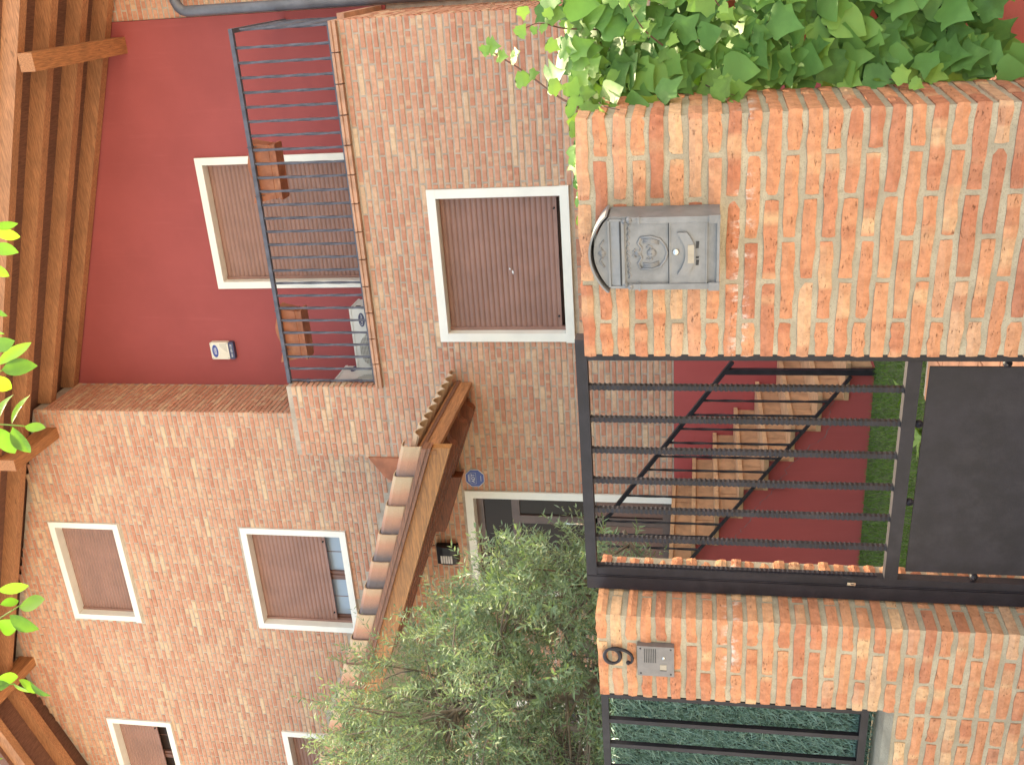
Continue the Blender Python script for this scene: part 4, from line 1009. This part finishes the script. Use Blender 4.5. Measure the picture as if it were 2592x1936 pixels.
ivm = [ivy_leaf(i, True) for i in range(6)]+[ivy_leaf(20+i, False) for i in range(3)]
ivme = [mb.mesh('leaf', M['ivy'], world=False, smooth=True) for mb in ivm]; ivmy = [mb.mesh('leaf', M['ivyyoung'], world=False, smooth=True) for mb in ivm[:6]]
spots = []
random.seed(23)
def lowb(x): return -.50-.48*max(0, min(1, (-.28-x)/.30)) if x < -.2 else -.50+.25*(x+.2)
for i in range(1500):
    x = random.uniform(-.60, .55); z_ = random.uniform(-1.0, .46)
    top = .40-.10*abs(x+.3)+.04*math.sin(9*x)
    if z_ > top or z_ < lowb(x)+random.uniform(-.05,.05): continue
    y = 3.30-.16*(1-((z_+.1)/.6)**2)+random.uniform(-.06,.05)
    if x < -.54: y = max(y, 3.17)
    spots.append((x, y, z_))
for i in range(150):                       # mane along the top
    x = random.uniform(-.92, .5); z_ = random.uniform(.30,.47) if x > -.55 else random.uniform(.31,.40); spots.append((x, random.uniform(3.12,3.36), z_))
for i in range(130):
    z_ = random.uniform(-.85,.36); spots.append((random.uniform(-.60,-.34), random.uniform(3.14,3.27), z_))
for i in range(70): spots.append((random.uniform(-.575,-.50), random.uniform(3.10,3.19), random.uniform(-.95,.34)))
for i in range(16): spots.append((random.uniform(-.62,-.57), random.uniform(2.98,3.13), random.choice((random.uniform(.05,.36), random.uniform(-.05,.36)))))
random.shuffle(spots)
stuff_i = MB('H'); stuff_i.fr = 'RAW'
def leaf_rot(young):
    n = Vector((random.gauss(.25,.45), -1.0, random.gauss(.75 if not young else .6,.45))).normalized()        # face of the leaf
    d = Vector((random.gauss(.1,.55), random.gauss(-.35,.3), random.gauss(-.75,.45))); d = (d-n*d.dot(n)).normalized()
    x = d.cross(n); return Matrix((x, d, n)).transposed()
cnt = 0
spots.sort(key=lambda p_: p_[1])
for (x, y, z_) in spots:
    young = random.random() < (.28 if z_ > .25 else .10); s_ = random.uniform(.04,.068) if young else random.uniform(.055,.105)
    m3 = ROTW @ leaf_rot(young)
    if cnt < 290:
        me = random.choice(ivmy if young else ivme)
        inst('leaf', me, ivy, (x,y,z_), 'W', rot=m3.to_euler(), scale=(s_,s_,s_)); cnt += 1
    else:
        src = random.choice(ivm); b0 = fr((x,y,z_), 'W')
        stuff_i.add([b0+m3@(Vector(v_)*s_) for v_ in src.v], src.f, random.random()*.998+.001)
me = bpy.data.meshes.new('foliage'); base = wloc(ivy)
me.from_pydata([tuple(Vector(v_)-base) for v_ in stuff_i.v], [], stuff_i.f); a = me.attributes.new('br','FLOAT','FACE'); a.data.foreach_set('value', stuff_i.br); me.materials.append(M['ivy']); me.polygons.foreach_set('use_smooth', [True]*len(me.polygons))
o = bpy.data.objects.new('foliage', me); col.objects.link(o); o.parent = ivy; o['kind'] = 'stuff'
# shoots
def shoot(pts, rad, leaves, mats=ivmy, smin=.028, smax=.05):
    c = [Vector(p_) for p_ in pts]; path_ = []
    for i in range(len(c)-1):
        a_, b_, cc, d_ = c[max(i-1,0)], c[i], c[i+1], c[min(i+2,len(c)-1)]
        for k in range(5):
            t_ = k/5; path_.append(.5*((2*b_)+(-a_+cc)*t_+(2*a_-5*b_+4*cc-d_)*t_*t_+(-a_+3*b_-3*cc+d_)*t_**3))
    path_.append(c[-1])
    MB('W').tube(path_, [rad*(1-.6*i/len(path_)) for i in range(len(path_))], 6).build('stem', M['vine'], ivy, True)
    for q in range(leaves):
        t_ = (q+.5)/leaves; p_ = path_[min(len(path_)-1, int(t_*len(path_)))]; s_ = random.uniform(smin, smax)*(1.15-.35*t_)
        off = Vector((random.gauss(0,.018), random.gauss(-.01,.012), random.gauss(0,.018)))
        inst('leaf', random.choice(mats), ivy, p_+off, 'W', rot=(ROTW @ leaf_rot(True)).to_euler(), scale=(s_,s_,s_))
shoot([(-.60,3.02,.345),(-.565,3.05,.42),(-.50,3.10,.52),(-.445,3.12,.61),(-.425,3.12,.64)], .0042, 11, smin=.032, smax=.06)
shoot([(-.40,3.2,.30),(-.385,3.15,.40),(-.36,3.1,.47),(-.375,3.08,.52)], .003, 9)
shoot([(-.30,3.2,.25),(-.27,3.1,.38),(-.285,3.05,.50)], .003, 9)
shoot([(-.15,3.2,.25),(-.12,3.1,.40),(-.16,3.05,.50)], .003, 8)
shoot([(-.45,3.12,.10),(-.38,3.02,.16),(-.30,2.98,.20)], .003, 7); shoot([(-.40,3.15,-.12),(-.33,3.04,-.05),(-.27,2.98,-.03)], .003, 6)
shoot([(-.55,3.08,.335),(-.60,2.93,.352),(-.72,2.98,.352),(-.85,3.05,.356),(-.97,3.06,.35)], .0035, 26, smin=.035, smax=.065)
shoot([(-.60,3.1,.30),(-.583+.004,3.0,.29),(-.575,2.92,.27),(-.575,2.86,.22)], .0028, 2)
shoot([(-.40,3.3,-.30),(-.36,3.22,-.42),(-.33,3.2,-.50)], .0028, 4); shoot([(-.20,3.3,-.45),(-.17,3.22,-.56),(-.19,3.2,-.68)], .0028, 4); shoot([(-.40,3.3,-.7),(-.34,3.25,-.80),(-.36,3.22,-.90)], .0028, 5)
shoot([(-.562,3.10,-.02),(-.568,3.03,-.06),(-.572,2.98,-.10)], .002, 7, smin=.05, smax=.08); shoot([(-.562,3.12,-.50),(-.566,3.06,-.55),(-.57,3.0,-.60)], .002, 4, smin=.035, smax=.05)

# ------------------------------------------------------------------ olive tree
random.seed(31)
ol = thing('olive_tree', 'grey green olive tree in flower behind the narrow pier and fence', 'tree', (-4.55, 4.75, -1.3), 'W')
C0, RX, RY, RZ = Vector((-4.75,4.65,.75)), 2.1, 1.1, 1.75
def inside(p_):
    q = Vector(((p_.x-C0.x)/RX, (p_.y-C0.y)/RY, (p_.z-C0.z)/RZ)); return q.length
trunk = [Vector((-4.60,4.75,-1.3)), Vector((-4.55,4.72,-.7)), Vector((-4.50,4.70,-.1)), Vector((-4.40,4.66,.30))]
mbt = MB('W'); mbt.tube(cat([tuple(p_) for p_ in trunk], 4), [.085-.025*i/12 for i in range(13)], 10); mbt.build('trunk', M['bark'], ol, True)
limb = []
mbl = MB('W')
dirs = [(.95,-.2,.55),(.55,.35,.9),(.2,-.5,1.1),(-.35,.3,1.2),(-.8,-.3,.8),(.8,.1,.15),(-.7,.4,.4),(.35,-.6,.5),(.1,.5,.7)]
for d in dirs:
    d = Vector(d).normalized(); st = trunk[-1]+Vector((0,0,random.uniform(-.35,0))); pts = [st]; L = random.uniform(1.15,1.6)
    for k in range(1, 6): pts.append(st+Vector((d.x*RX/1.6, d.y*RY/1.2, d.z*RZ/1.5))*(.72*L*k/5)+Vector((random.gauss(0,.05),random.gauss(0,.05),random.gauss(0,.05)+.03*k)))
    pth = cat([tuple(p_) for p_ in pts], 4); mbl.tube(pth, [.038*(1-.75*i/len(pth)) for i in range(len(pth))], 7); limb += pth
BND = [(-.9,-4.0),(-.1,-3.6),(.20,-3.55),(.42,-3.12),(.70,-3.02),(1.05,-3.22),(1.30,-3.48),(1.65,-3.72),(1.95,-4.02),(2.11,-4.25),(2.25,-4.75),(2.34,-5.4)]
def fits(p_, mg):                       # keeps the crown to the rounded, lopsided outline the tree was pruned to
    X, Z = p_.x*4.3/p_.y, p_.z*4.3/p_.y+mg
    for (z0, x0), (z1, x1) in zip(BND, BND[1:]):
        if z0 <= Z <= z1: return X < x0+(x1-x0)*(Z-z0)/(z1-z0)-mg*.8
    return Z < -.9
tips = []
tries = 0
while len(tips) < 1120 and tries < 60000:
    tries += 1
    p_ = C0+Vector((random.uniform(-RX,RX), random.uniform(-RY,RY), random.uniform(-RZ*.75,RZ)))
    r_ = inside(p_)
    lump = 1-.16*(math.sin(3.1*p_.x+1.3)+math.sin(4.3*p_.z+2*p_.y))*.5
    if r_ > lump or (r_ < .45 and random.random() < .8): continue
    if p_.x < -6.3 or not fits(p_, .06): continue
    tips.append(p_)
for i, p_ in enumerate(tips):
    n = min(limb, key=lambda q: (q-p_).length_squared+ (0.3 if q.z > p_.z+.1 else 0))
    if i % 2 == 0 and (n-p_).length < .9:
        mid = n.lerp(p_, .5)+Vector((random.gauss(0,.04),random.gauss(0,.04),random.gauss(.02,.04))); pth = cat([tuple(n),tuple(mid),tuple(p_)], 3)
        mbl.tube(pth, [.009*(1-.7*k/len(pth)) for k in range(len(pth))], 5, False)
mbl.build('limbs', M['bark'], ol, True)
crown = MB('W'); buds = MB('W'); twm = MB('W')
def spray(p_, out, L, n):
    d = (out+Vector((random.gauss(0,.45),random.gauss(0,.45),random.gauss(.35,.4)))).normalized()
    side = d.orthogonal().normalized(); side.rotate(Matrix.Rotation(random.uniform(0,6.28),3,d))
    q0 = p_; curve = Vector((random.gauss(0,.04),random.gauss(0,.04),random.gauss(.02,.05)))
    twm.add([q0+side*.0016, q0-side*.0016, q0+d*L+curve], [(0,1,2)])
    hasbud = random.random() < .38
    for k in range(n):
        t_ = .12+.88*(k/n); c = q0+d*L*t_+curve*t_*t_; s2 = side.copy(); s2.rotate(Matrix.Rotation(k*1.571+random.gauss(0,.25), 3, d))
        for sg in (1,-1):
            ld = (s2*sg*random.uniform(.7,1.0)+d*random.uniform(.35,.9)+Vector((0,0,-.08))).normalized(); l = random.uniform(.042,.072)*(1.05-.3*t_); wv = ld.cross(d+Vector((random.gauss(0,.3),random.gauss(0,.3),random.gauss(0,.3))))
            if wv.length < 1e-3: continue
            wv = wv.normalized()*random.uniform(.0046,.0070); nrm = wv.cross(ld).normalized()*.002
            crown.add([c, c+ld*l*.45+wv+nrm, c+ld*l, c+ld*l*.45-wv+nrm], [(0,1,2),(0,2,3)], random.random()*.998+.001)
        if hasbud and random.random() < .7:
            for _ in range(3):
                b0 = c+Vector((random.gauss(0,.009),random.gauss(0,.009),random.gauss(0,.009))); r_ = random.uniform(.0022,.004)
                buds.add([b0+Vector((r_,0,0)),b0+Vector((-r_,0,0)),b0+Vector((0,r_,0)),b0+Vector((0,-r_,0)),b0+Vector((0,0,r_)),b0+Vector((0,0,-r_))], [(0,2,4),(2,1,4),(1,3,4),(3,0,4),(2,0,5),(1,2,5),(3,1,5),(0,3,5)])
for p_ in tips:
    out = Vector(((p_.x-C0.x)/RX, (p_.y-C0.y)/RY, (p_.z-C0.z)/RZ)); 
    for _ in range(random.randint(3,6)): spray(p_+Vector((random.gauss(0,.06),random.gauss(0,.06),random.gauss(0,.06))), out*.9, random.uniform(.13,.30), random.randint(8,13))
o = crown.build('crown', M['olive'], ol); o['kind'] = 'stuff'
o = buds.build('blossom', M['bud'], ol); o['kind'] = 'stuff'
o = twm.build('twigs', M['bark'], ol); o['kind'] = 'stuff'

# ------------------------------------------------------------------ overhanging street-tree sprigs (top of the scene)
def ray(px, py):
    U, V = 1936-py, px; xr2 = (U-968)/2526; zr2 = -(V-1296)/2526
    d_ = fwd+rgt*xr2+upv*zr2; return d_
def leaflet(seed, w_=.40):
    rg = random.Random(seed); n = 7; vs_, fs = [], []; cup = rg.uniform(.1,.35); bend = rg.uniform(-.12,.2)
    for i in range(n+1):
        t_ = i/n; hw = w_/2*(math.sin(math.pi*min(1,t_*1.02+.0))**.75 if 0 < t_ < 1 else .0); z_ = bend*t_*(1-t_)*1.5
        for k in (-1,-.5,0,.5,1): vs_.append((k*hw, t_, z_+cup*abs(k)*hw))
    for i in range(n):
        for k in range(4): a_ = i*5+k; fs.append((a_,a_+1,a_+6,a_+5))
    mb = MB(); mb.add(vs_, fs); return mb.mesh('leaf', M['locust'], world=False, smooth=True)
lfm = [leaflet(i, .40+.05*(i % 3)) for i in range(6)]
def sprig(label, dist_, stem, leaves):
    top = ray(*stem[0])*dist_; top = Vector((top.x, top.y, top.z+EYE))
    t = bpy.data.objects.new('tree_sprig', None); col.objects.link(t); t.location = top; tag(t, label, 'branch', 'street tree sprigs hanging into view')
    pts = [ray(*s_)*dist_ for s_ in stem]; pts = [pts[0]+Vector((.02,-.05,.22))]+pts
    mb = MB('H'); mb.tube(pts, [.0022]+[.0011]*(len(pts)-1), 6); mb.build('twig', M['ivyyoung'], t, True)
    for i, (b_, e_, dz) in enumerate(leaves):
        p0, p1 = ray(*b_)*dist_, ray(*e_)*(dist_+dz); d = p1-p0; L = d.length; y_ = d.normalized(); n = (-fwd+Vector((random.gauss(0,.35),random.gauss(0,.35),random.gauss(0,.35)+.2))); n = (n-y_*n.dot(y_)).normalized(); x = y_.cross(n)
        o = bpy.data.objects.new('leaf', random.choice(lfm)); col.objects.link(o); o.parent = t
        o.location = Vector((p0.x,p0.y,p0.z+EYE))-top; o.rotation_euler = Matrix((x,y_,n)).transposed().to_euler(); o.scale = (L,L,L)
sprig('pale green five leaf sprig hanging lowest beside the roof purlin', 1.55, [(-60,1070),(0,1074),(32,1076),(62,1078)], [((30,1072),(76,1000),.02),((32,1080),(78,1146),.03),((62,1079),(116,1083),-.01),((-6,1070),(36,998),.03),((-4,1082),(38,1148),.04),((-44,1070),(-4,1003),.0)])
sprig('two broad green leaves hanging over the balcony eaves', 1.62, [(-70,930),(-10,944),(5,938)], [((-6,925),(80,866),.04),((4,936),(96,926),.0),((-30,955),(30,984),.05),((-20,880),(38,862),-.03),((-50,950),(-5,1010),0)])
sprig('small sprig of green leaves in front of the balcony rafters', 1.75, [(-70,600),(-30,610),(-14,615)], [((-20,572),(46,566),.02),((-14,590),(52,600),.03),((-25,628),(48,640),.0),((-25,668),(24,700),.02),((-30,780),(20,800),.0),((-30,830),(12,845),.02)])
sprig('yellow green leaf cluster hanging over the left gable', 1.5, [(-60,1590),(-10,1570),(30,1545),(50,1532)], [((-6,1494),(74,1482),.02),((0,1530),(48,1520),.03),((48,1536),(114,1516),-.02),((24,1556),(100,1592),.0),((-6,1570),(38,1598),.04),((-40,1600),(-4,1640),0)])
sprig('curled green leaves hanging in front of the left roof beams', 1.58, [(-60,1745),(0,1734),(38,1730)], [((34,1730),(78,1752),.02),((48,1720),(98,1752),.03),((76,1722),(130,1760),.0),((-10,1718),(46,1712),.03),((-30,1740),(26,1732),.0),((-40,1900),(8,1918),.02)])
